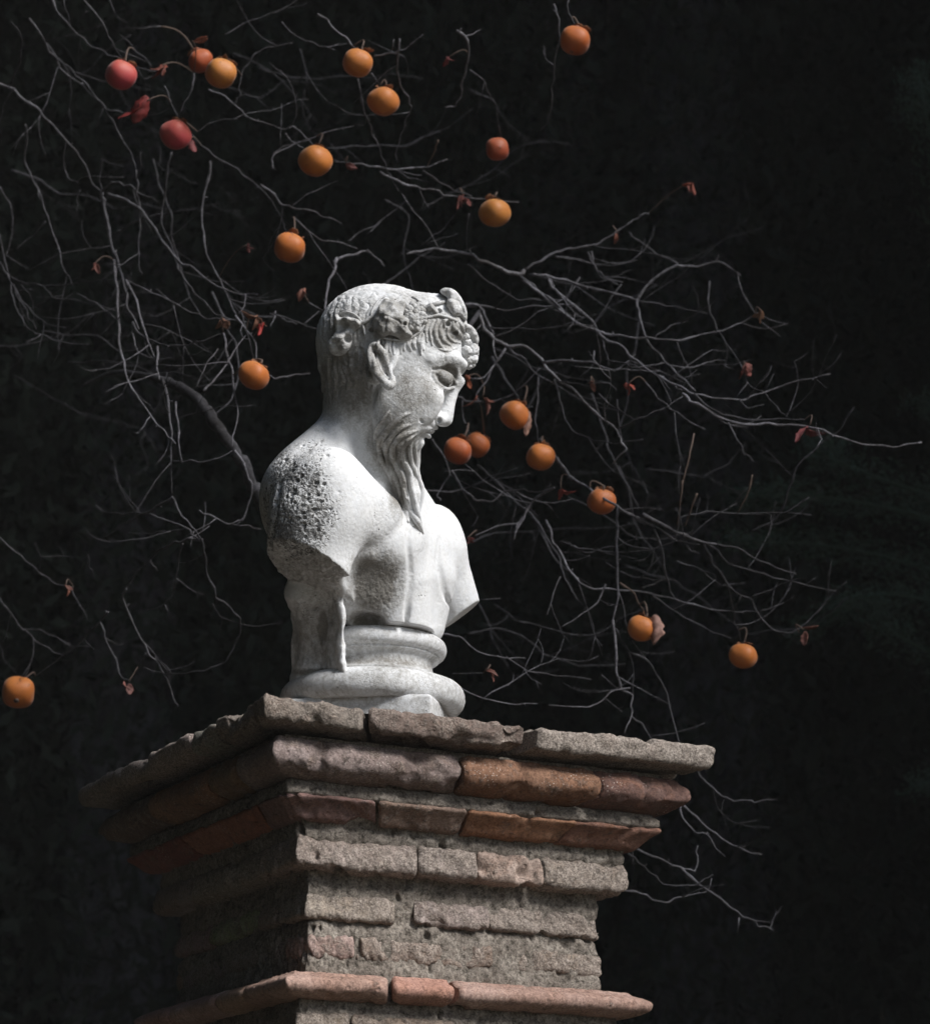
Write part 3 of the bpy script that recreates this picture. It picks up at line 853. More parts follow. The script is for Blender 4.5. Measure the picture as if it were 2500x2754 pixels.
def brick_material(name='old_brick'):
    t = NT(name)
    co = t.coord(); oi = t.n('ObjectInfo')
    tint = oi.outputs['Color']
    al = oi.outputs['Alpha']           # crust: how much mortar and lichen lies on it
    shift = t.n('VectorMath'); shift.operation = 'MULTIPLY_ADD'
    rv = t.n('CombineXYZ')
    for i in range(3): t.l(oi.outputs['Random'], rv.inputs[i])
    t.l(rv.outputs[0], shift.inputs[0]); shift.inputs[1].default_value = (7, 3, 5); t.l(co, shift.inputs[2])
    v = shift.outputs[0]
    n0 = t.noise(9, 4, .6, v); n1 = t.noise(34, 6, .68, v); n2 = t.noise(130, 6, .72, v); n3 = t.noise(420, 4, .75, v)
    c = t.mix(t.ramp(n0, .35, .65), tint, t.mix(1.0, tint, (.72, .66, .62), 'MULTIPLY'))
    c = t.mix(t.ramp(n1, .5, .72), c, t.mix(.5, tint, (.23, .10, .05)))
    # grey crust in patches
    cr = t.math('ADD', t.math('MULTIPLY', n1, .6), t.math('MULTIPLY', n2, .4))
    cr = t.math('SUBTRACT', t.math('ADD', cr, t.math('MULTIPLY', al, .55)), .72)
    cr = t.math('MULTIPLY', cr, 7, clamp=True)
    crust = t.mix(t.ramp(n3, .35, .7), (.15, .13, .115), (.40, .355, .325))
    c = t.mix(t.math('MULTIPLY', cr, .85), c, crust)
    # soot and dark lichen, pale specks
    dk = t.ramp(t.noise(60, 5, .7, v, .6), .56, .70)
    c = t.mix(t.math('MULTIPLY', dk, .7), c, (.045, .038, .034))
    vs = t.voro(260, v)
    spz = t.ramp(t.noise(14, 2, .5, v), .55, .66)
    sp = t.math('MULTIPLY', t.math('LESS_THAN', vs, .20), spz)
    c = t.mix(t.math('MULTIPLY', sp, .8), c, (.50, .46, .43))
    c = t.mix(t.ramp(t.math('ADD', t.math('MULTIPLY', n3, .45), t.math('MULTIPLY', t.noise(210, 4, .7, v, .8), .55)), .36, .64), t.mix(1.0, c, (.48, .45, .43), 'MULTIPLY'), t.mix(1.0, c, (1.55, 1.52, 1.46), 'MULTIPLY'))
    t.l(c, t.b.inputs['Base Color'])
    t.b.inputs['Roughness'].default_value = .9
    t.b.inputs['Specular IOR Level'].default_value = .2
    h = t.math('ADD', t.math('MULTIPLY', n2, .55), t.math('MULTIPLY', n3, .35))
    h = t.math('MULTIPLY', h, t.math('ADD', .45, t.math('MULTIPLY', cr, .8)))
    h = t.math('ADD', h, t.math('MULTIPLY', cr, .25))
    pit = t.ramp(t.voro(70, v), .10, .22)
    h = t.math('ADD', h, t.math('MULTIPLY', pit, .35))
    t.l(t.bump(h, 1.0, .0028), t.b.inputs['Normal'])
    return t.m
M_BRICK = brick_material()
def mortar_material():
    t = NT('lime_mortar')
    co = t.coord()
    n1 = t.noise(22, 5, .65, co); n2 = t.noise(120, 6, .75, co); n3 = t.noise(330, 4, .8, co)
    c = t.mix(t.ramp(n1, .35, .68), (.20, .172, .153), (.39, .348, .315))
    c = t.mix(t.ramp(n2, .34, .52), (.07, .062, .052), c)
    c = t.mix(t.ramp(t.math('ADD', t.math('MULTIPLY', n3, .4), t.math('MULTIPLY', t.noise(170, 5, .75, co, 1.0), .6)), .38, .62), t.mix(1.0, c, (.38, .365, .35), 'MULTIPLY'), t.mix(1.0, c, (1.5, 1.5, 1.43), 'MULTIPLY'))
    t.l(c, t.b.inputs['Base Color']); t.b.inputs['Roughness'].default_value = .95
    t.b.inputs['Specular IOR Level'].default_value = .15
    h = t.math('ADD', t.math('MULTIPLY', n2, .6), t.math('MULTIPLY', n3, .5))
    t.l(t.bump(h, 1.0, .006), t.b.inputs['Normal'])
    return t.m
M_MORTAR = mortar_material()

pier = empty('brick_pier', (*((CORN[0] + CORN[2]) / 2)[:2].tolist(), 0.0), 'old square brick pier with stepped moulded cornice and cracked top slabs, under the marble bust', 'pier')
PO = np.array(pier.location)
def brick(name, s0, s1, prof, color, crust, rough=1.0, res=.004, back=.07, ends=(.004, .004), label=None, seed=0):
    """prof: list of (inset, dz) from the top inner edge round the outside to the bottom inner edge"""
    pr = np.array(prof, float)
    # resample the profile by length
    seg = np.linalg.norm(np.diff(pr, axis=0), axis=1); L = np.concatenate([[0], np.cumsum(seg)])
    n = max(6, int(L[-1] / res) + 1); tt = np.linspace(0, L[-1], n)
    q = np.stack([np.interp(tt, L, pr[:, 0]), np.interp(tt, L, pr[:, 1])], 1)
    # soften arrises
    for _ in range(1): q[1:-1] = .25 * q[:-2] + .5 * q[1:-1] + .25 * q[2:]
    bk = pr[:, 0].max() + back
    q = np.vstack([[bk, q[0, 1]], q, [bk, q[-1, 1]]])
    m = len(q)
    ns = max(3, int((s1 - s0) / res) + 1)
    ss = np.linspace(s0, s1, ns)
    # keep a station right on each pier corner
    for k in range(-4, 5):
        c = k * PS
        if s0 < c < s1: ss[np.argmin(np.abs(ss - c))] = c
    mid = np.array([q[1:-1, 0].max(), (q[0, 1] + q[-1, 1]) / 2])
    e = np.minimum((ss - s0) / ends[0] if ends[0] else 9, (s1 - ss) / ends[1] if ends[1] else 9)
    e = np.clip(e, 0, 1); sh = np.sqrt(np.clip(1 - (1 - e) ** 2, 0, 1))
    I = q[None, :, 0] + 0 * ss[:, None]; Z = q[None, :, 1] + 0 * ss[:, None]
    Z = mid[1] + (Z - mid[1]) * (1 - .14 * (1 - sh))[:, None]
    I = I + (.35 * min(.012, ends[0] + ends[1])) * (1 - sh)[:, None]
    SS = ss[:, None] + 0 * I
    P3 = np.stack([SS * 1.0, I, Z], -1)
    # normal in the (inset, z) section
    tq = np.gradient(q, axis=0); nq = np.stack([-tq[:, 1], tq[:, 0]], 1); nq /= np.linalg.norm(nq, axis=1, keepdims=True) + 1e-9
    if nq[m // 2, 0] > 0: nq = -nq
    D = .0021 * fbm(P3 * 38, 3, seed) + .0016 * fbm(P3 * 110, 2, seed + 3) + .0009 * vnoise(P3 * 240, seed + 5)
    chip = np.clip(fbm(P3 * 28, 2, seed + 9) - .16, 0, 1) * .017
    D = (D - chip) * rough
    D[:, 0] = 0; D[:, -1] = 0
    I = I + D * nq[None, :, 0]; Z = Z + D * nq[None, :, 1]
    wav = .0014 * rough * vnoise(np.stack([SS * 9, SS * 0, SS * 0 + seed], -1), 40)
    Vp = perim(SS, I, Z + wav).reshape(-1, 3) - PO
    i, j = np.meshgrid(np.arange(ns - 1), np.arange(m - 1), indexing='ij')
    a = i * m + j
    Fq = np.stack([a, a + 1, a + m + 1, a + m], -1).reshape(-1, 4)
    bkf = np.array([[k * m + m - 1, k * m, (k + 1) * m, (k + 1) * m + m - 1] for k in range(ns - 1)])
    faces = [tuple(f) for f in np.vstack([Fq, bkf]).tolist()]
    n0 = len(Vp); Vp = np.vstack([Vp, Vp[:m], Vp[(ns - 1) * m:ns * m]])      # end faces keep their own crisp edge
    faces.append(tuple(n0 + k for k in range(m - 1, -1, -1))); faces.append(tuple(n0 + m + k for k in range(m)))
    o = mesh_obj(name, Vp, faces, M_BRICK, pier)
    o.color = (*color, crust)
    if label: o['label'] = label
    return o

def ovolo(z0, z1, i_top, i_out, i_bot, n=10):
    out = [(i_top + .03, z0), (i_top, z0)]
    for k in range(n + 1):
        t = k / n
        z = z0 + (z1 - z0) * (.12 + .85 * t)
        a = t * 2 - 1
        i = i_out + (np.where(a < 0, i_top, i_bot) - i_out) * abs(a) ** 3.0
        out.append((float(i), z))
    return out + [(i_bot + .03, z1)]
P_SLAB = [(.06, -.001), (.002, -.001), (0, -.004), (.001, -.018), (.003, -.029), (.006, -.0315), (.06, -.0315)]
P_A = ovolo(-.0430, -.0915, .036, .024, .060)
P_B = [(.085, -.1085), (.058, -.1085), (.053, -.1125), (.055, -.1145), (.064, -.1200), (.072, -.128), (.077, -.1345), (.080, -.1375), (.10, -.1380)]
P_C = [(.12, -.155), (.095, -.156), (.090, -.162), (.088, -.176), (.087, -.190), (.092, -.196), (.12, -.197)]
P_D = [(.15, -.221), (.121, -.222), (.116, -.227), (.114, -.240), (.110, -.252), (.113, -.2565), (.15, -.257)]
P_E = [(.15, -.276), (.120, -.276), (.1158, -.280), (.116, -.293), (.117, -.304), (.121, -.307), (.15, -.305)]
P_T = ovolo(-.3290, -.3635, .088, .066, .088)
P_F = [(.13, -.378), (.100, -.379), (.096, -.384), (.095, -.40), (.096, -.412), (.10, -.416), (.13, -.417)]
def course(name, prof, inset, dz, joints, colors, crusts, gap=.004, rough=1.0, ends=(.004, .004), seed=0, labels=None):
    """joints: photo columns of the gaps on the lit face (centre, half width in px); corner bricks wrap round"""
    js = []
    for j in joints:
        c, hw = j if isinstance(j, tuple) else (j, 3)
        js.append((s_at(c - hw, inset, dz), s_at(c + hw, inset, dz)))
    wrap = .10 + .08 * ((seed * 37 % 10) / 10)
    k = len(js)
    edges = [(-wrap, js[0][0])] + [(js[i][1], js[i + 1][0]) for i in range(k - 1)] + [(js[-1][1], PS + .12)]
    for i, (a, b) in enumerate(edges):
        c = colors[i % len(colors)]
        brick(name, a, b, prof, c, crusts[i % len(crusts)], rough, .004, back=.17 if name == 'slab' else .07, ends=ends, seed=seed * 13 + i, label=(labels or {}).get(i))
    # round the hidden sides
    s = PS + .12 + gap; end = 4 * PS - wrap - gap; r = random.Random(seed)
    while s < end - .02:
        L = r.uniform(.19, .27); b = min(s + L, end)
        if end - b < .09: b = end
        c = colors[r.randrange(len(colors))]
        brick(name, s, b, prof, tuple(x * r.uniform(.8, 1.15) for x in c), r.choice(crusts), rough, .008, back=.17 if name == 'slab' else .07, ends=ends, seed=r.randrange(999))
        s = b + gap + .002
course('slab', P_SLAB, 0, -.016, [(982, 8), (1432, 20)], [(.22, .195, .175), (.215, .175, .16), (.32, .30, .28)], [.5, .5, .85], rough=1.5, ends=(.005, .007), seed=1,
       labels={2: 'grey crusted slab at the right end of the top'})
course('brick', P_A, .03, -.066, [(1244, 3), (1617, 5)], [(.23, .19, .185), (.215, .125, .085), (.15, .095, .085)], [.42, .34, .2], rough=1.1, seed=2, ends=(.006, .006))
course('brick', P_B, .06, -.125, [(1012, 4), (1257, 4), (1545, 1)], [(.18, .12, .115), (.22, .165, .14), (.25, .14, .09), (.20, .115, .09)], [.3, .4, .2, .25], rough=.8, seed=3, labels={2: 'orange moulded brick with hollow face'})
course('brick', P_C, .088, -.176, [(1124, 2), (1288, 3), (1467, 4)], [(.36, .31, .29), (.37, .325, .31), (.33, .265, .235), (.40, .355, .32)], [.55, .6, .35, .65], rough=1.4, seed=4)
course('brick', P_D, .113, -.24, [(1088, 27), (1320, 2)], [(.37, .335, .295), (.36, .32, .315), (.34, .30, .275)], [.6, .5, .55], rough=1.4, seed=5)
course('brick', P_E, .115, -.29, [(952, 2), (1365, 36)], [(.37, .29, .275), (.33, .27, .235), (.36, .31, .27)], [.4, .55, .65], rough=1.6, seed=6)
course('brick', P_T, .067, -.346, [(1050, 7), (1231, 7)], [(.39, .28, .245), (.40, .24, .20), (.385, .28, .25)], [.26, .16, .28], rough=.55, seed=7, ends=(.006, .006))
course('brick', P_F, .095, -.398, [(940, 3), (1230, 4), (1470, 4)], [(.27, .23, .19), (.25, .21, .18)], [.6, .5], rough=1.2, seed=8)

def mortar_core():
    zs = np.arange(0.0, -.47, -.004)
    # inset of the pointing between the courses
    key = [(0, .15), (-.0295, .15), (-.034, .052), (-.041, .050), (-.046, .046), (-.060, .060), (-.088, .070), (-.092, .0625), (-.100, .060), (-.108, .0585), (-.112, .072), (-.136, .092), (-.140, .0935),
           (-.150, .0925), (-.156, .0935), (-.175, .106), (-.195, .118), (-.200, .1205), (-.212, .119), (-.222, .118), (-.236, .121), (-.255, .125), (-.259, .1215), (-.268, .1185), (-.276, .1178),
           (-.29, .1195), (-.304, .1185), (-.309, .1172), (-.322, .1155), (-.329, .117), (-.350, .11), (-.364, .103), (-.372, .1015), (-.379, .099), (-.39, .103), (-.41, .103), (-.417, .10), (-.47, .098)]
    kz = np.array([-k[0] for k in key]); ki = np.array([k[1] for k in key])
    ins0 = np.interp(-zs, kz, ki)
    ss = np.concatenate([np.arange(-.30, PS + .10, .004), np.arange(PS + .10, 4 * PS - .30, .012)])
    for k in range(4): ss[np.argmin(np.abs(ss - k * PS))] = k * PS
    SS, ZZ = np.meshgrid(ss, zs, indexing='ij')
    P3 = np.stack([SS, ZZ, SS * 0 + .3], -1)
    I = ins0[None, :] - .0035 * fbm(P3 * 30, 3, 50) - .0035 * fbm(P3 * 95, 3, 51) - .0012 * vnoise(P3 * 230, 52)
    holes = np.clip(fbm(P3 * 45, 2, 60) - .42, 0, 1) * .05
    I = I + holes + .001 - .004 * np.clip(fbm(P3 * 60, 2, 66) - .1, 0, 1)
    Vm = perim(SS, I, ZZ).reshape(-1, 3) - PO
    ns, m = len(ss), len(zs)
    i, j = np.meshgrid(np.arange(ns), np.arange(m - 1), indexing='ij')
    a = i * m + j; b = ((i + 1) % ns) * m + j
    Fm = np.stack([a, a + 1, b + 1, b], -1).reshape(-1, 4)
    mesh_obj('mortar', Vm, Fm, M_MORTAR, pier)
    # bed under the slabs' inner edges, closing the top
    g = np.linspace(.03, PS - .03, 24)
    X, Y = np.meshgrid(g, g, indexing='ij')
    q = PC + X[..., None] * PU + Y[..., None] * PV
    q[..., 2] += -.004 + .003 * vnoise(np.stack([X * 20, Y * 20, X * 0], -1), 4)
    i, j = np.meshgrid(np.arange(23), np.arange(23), indexing='ij'); a = i * 24 + j
    mesh_obj('mortar', q.reshape(-1, 3) - PO, np.stack([a, a + 24, a + 25, a + 1], -1).reshape(-1, 4), M_MORTAR, pier)
mortar_core()
def shaft():
    zt, zb = PC[2] - .465, 0.0
    ring = []; h = .0975
    zs = np.linspace(zt, zb, 60)
    ss = np.linspace(0, 4 * PS, 161)[:-1]
    SS, ZZ = np.meshgrid(ss, zs - PC[2], indexing='ij')
    I = h + .004 * fbm(np.stack([SS, ZZ, SS * 0], -1) * 20, 3, 70) - np.abs(np.sin(ZZ * 48)) * .003
    Vm = perim(SS, I, ZZ).reshape(-1, 3) - PO
    ns, m = SS.shape
    i, j = np.meshgrid(np.arange(ns), np.arange(m - 1), indexing='ij')
    a = i * m + j; b = ((i + 1) % ns) * m + j
    mesh_obj('shaft', Vm, np.stack([a, a + 1, b + 1, b], -1).reshape(-1, 4), M_MORTAR, pier)
shaft()
# ---------------------------------------------------------------- persimmon tree
def bark_material():
    t = NT('grey_bark')
    co = t.coord()
    n1 = t.noise(14, 4, .6, co); n2 = t.noise(120, 5, .7, co)
    c = t.mix(t.ramp(n1, .35, .65), (.20, .195, .21), (.08, .074, .076))
    c = t.mix(t.ramp(n2, .35, .7), t.mix(1.0, c, (.5, .5, .5), 'MULTIPLY'), t.mix(1.0, c, (1.5, 1.5, 1.5), 'MULTIPLY'))
    c = t.mix(1.0, c, t.n('ObjectInfo').outputs['Color'], 'MULTIPLY')
    t.l(c, t.b.inputs['Base Color']); t.b.inputs['Roughness'].default_value = .85
    t.b.inputs['Specular IOR Level'].default_value = .2
    t.l(t.bump(n2, .8, .002), t.b.inputs['Normal'])
    return t.m
M_BARK = bark_material()
def young_bark():
    t = NT('brown_twig_bark')
    n = t.noise(60, 3, .6, t.coord())
    t.l(t.mix(n, (.07, .045, .035), (.13, .09, .07)), t.b.inputs['Base Color']); t.b.inputs['Roughness'].default_value = .8
    return t.m
M_TWIG = young_bark()

def fD(px, py):
    """depth of the tree's spread at a photo position: neighbouring branches share it, so crossings join"""
    q = np.array([[px / 620., py / 620., .5]])
    return 4.75 + .42 * float(vnoise(q, 91)[0]) + .10 * (px - 1250) / 1250 - .12 * (py - 1377) / 1377
tree = empty('persimmon_tree', (*at(900, 2400, 5.0)[:2].tolist(), 0.0), 'bare grey persimmon tree with tangled crooked branches spreading behind the marble bust', 'tree')
TO = np.array(tree.location)
trnd = random.Random(11)
def tube_mesh(P, Rr, sides=7, cap=True):
    P = np.asarray(P); n = len(P)
    T = np.gradient(P, axis=0); T /= np.linalg.norm(T, axis=1, keepdims=True) + 1e-12
    up = np.array([.3, .2, 1.0]); Vs = []
    N = np.cross(T[0], up); N /= np.linalg.norm(N)
    for i in range(n):
        N = N - (N @ T[i]) * T[i]; N /= np.linalg.norm(N) + 1e-12
        B = np.cross(T[i], N)
        a = np.linspace(0, 2 * np.pi, sides, endpoint=False)
        Vs.append(P[i] + Rr[i] * (np.cos(a)[:, None] * N + np.sin(a)[:, None] * B))
    Vs = np.concatenate(Vs)
    F = [(i * sides + j, i * sides + (j + 1) % sides, (i + 1) * sides + (j + 1) % sides, (i + 1) * sides + j) for i in range(n - 1) for j in range(sides)]
    F.append(tuple(range(sides - 1, -1, -1))); F.append(tuple((n - 1) * sides + j for j in range(sides)))
    return Vs, F
def crook(P, amp):
    """natural unevenness: small wandering across the run"""
    n = len(P); w = np.zeros((n, 3))
    k = trnd.uniform(0, 99)
    for a in range(3): w[:, a] = vnoise(np.stack([np.arange(n) * .45 + k, np.zeros(n) + a * 9.1, np.zeros(n)], 1), 5)
    e = np.minimum(np.arange(n), np.arange(n)[::-1]) / 3.0
    return P + w * amp * np.clip(e, 0, 1)[:, None]
def twig_from(p, d, L, r, depth=0):
    """list of (points, radii) of a small crooked twig"""
    out = []; n = max(4, int(L / .018)); P = [p]; v = d / np.linalg.norm(d)
    bend = np.array([trnd.uniform(-1, 1), trnd.uniform(-1, 1), trnd.uniform(-.2, 1)]) * .16
    for i in range(n):
        v = v + bend + np.array([trnd.gauss(0, .11) for _ in range(3)]); v /= np.linalg.norm(v)
        P.append(P[-1] + v * L / n)
        if depth < 1 and i > 0 and trnd.random() < .22:
            s = np.array([trnd.gauss(0, 1) for _ in range(3)]); s = s - (s @ v) * v
            out += twig_from(P[-1], v + s * .6, L * trnd.uniform(.3, .55), r * .65, depth + 1)
    out.append((np.array(P), np.linspace(r, r * .45, len(P))))
    return out
def branch(pts, w, dd=0.0, mat=None, twigs=True, name='branch', w1=None, taper=.42, D=None):
    """pts in photo pixels, w = width in photo pixels at its start"""
    P3 = []
    if isinstance(dd, list):      # explicit depths along a limb
        P3 = [at(x, y, d) for (x, y), d in zip(pts, dd)]; dd = 0
    else:
        P3 = [at(x, y, fD(x, y) + dd) for x, y in pts]
    w = np.array(w, float) if not np.isscalar(w) else np.linspace(w, w * taper, len(pts))
    P, W_ = crv(np.array(P3), w, 5)
    px = 4.7 / FPX
    if len(pts) > 2:
        L3 = np.array(P3); k5 = np.repeat(np.arange(len(L3) - 1), 5); tt = np.tile(np.arange(5) / 5., len(L3) - 1)[:, None]
        lin = np.vstack([L3[k5] * (1 - tt) + L3[k5 + 1] * tt, L3[-1:]])
        P = P * .45 + lin * .55
    P = crook(P, .0026)
    Rr = W_ * px / 2 * np.array([trnd.uniform(.88, 1.14) for _ in W_])
    for k in range(len(Rr)):
        if trnd.random() < .10: Rr[k] *= 1.35
    Va, Fa = tube_mesh(P, Rr, 7 if w[0] < 18 else 12)
    Vs = [Va]; Fs = list(Fa); off = len(Va)
    if twigs:
        L = np.linalg.norm(np.diff(P, axis=0), axis=1).sum()
        for _ in range(int(L * 5 + trnd.random()) if len(P) > 3 else 0):
            i = trnd.randrange(2, len(P) - 1)
            t = P[i] - P[i - 1]; t /= np.linalg.norm(t)
            s = np.array([trnd.gauss(0, 1), trnd.gauss(0, .7), trnd.gauss(-.2, .9)]); s = s - (s @ t) * t; s /= np.linalg.norm(s)
            for p, r in twig_from(P[i], t * .7 + s, trnd.uniform(.03, .17), max(.0010, Rr[i] * .45)):
                a, f = tube_mesh(p, r, 5); Vs.append(a); Fs += [tuple(q + off for q in g) for g in f]; off += len(a)
        # buds and spurs
        for _ in range(int(L * 9) if len(P) > 3 else 0):
            i = trnd.randrange(1, len(P) - 1)
            s = np.array([trnd.gauss(0, 1) for _ in range(3)]); s /= np.linalg.norm(s)
            a, f = tube_mesh(np.array([P[i], P[i] + s * (Rr[i] * 2.2 + .0025)]), [Rr[i] * .7, .0007], 5); Vs.append(a); Fs += [tuple(q + off for q in g) for g in f]; off += len(a)
    BR.append(P)
    o = mesh_obj(name, np.concatenate(Vs) - TO, Fs, mat or M_BARK, tree)
    g = trnd.uniform(.3, .85) + (.25 if w[0] >= 9 else 0)
    if dd > .3 or name != 'branch': g = trnd.uniform(.3, .45)  # shade of far branches put into a darker bark tint; limbs dim alike
    o.color = (g, g, g * 1.03, 1)
    return o
def cA(l): return [(x / 2.033, y / 2.033) for x, y in l]
def cB(l): return [(700 + x / 1.83, y / 1.83) for x, y in l]
def cC(l): return [(x / 1.68, 700 + y / 1.68) for x, y in l]
def cD(l): return [(1100 + x / 1.307, 600 + y / 1.307) for x, y in l]
def cE(l): return [(1100 + x / 1.307, 1200 + y / 1.307) for x, y in l]
def cF(l): return [(1600 + x / 2.033, 1900 + y / 2.033) for x, y in l]
BR = []
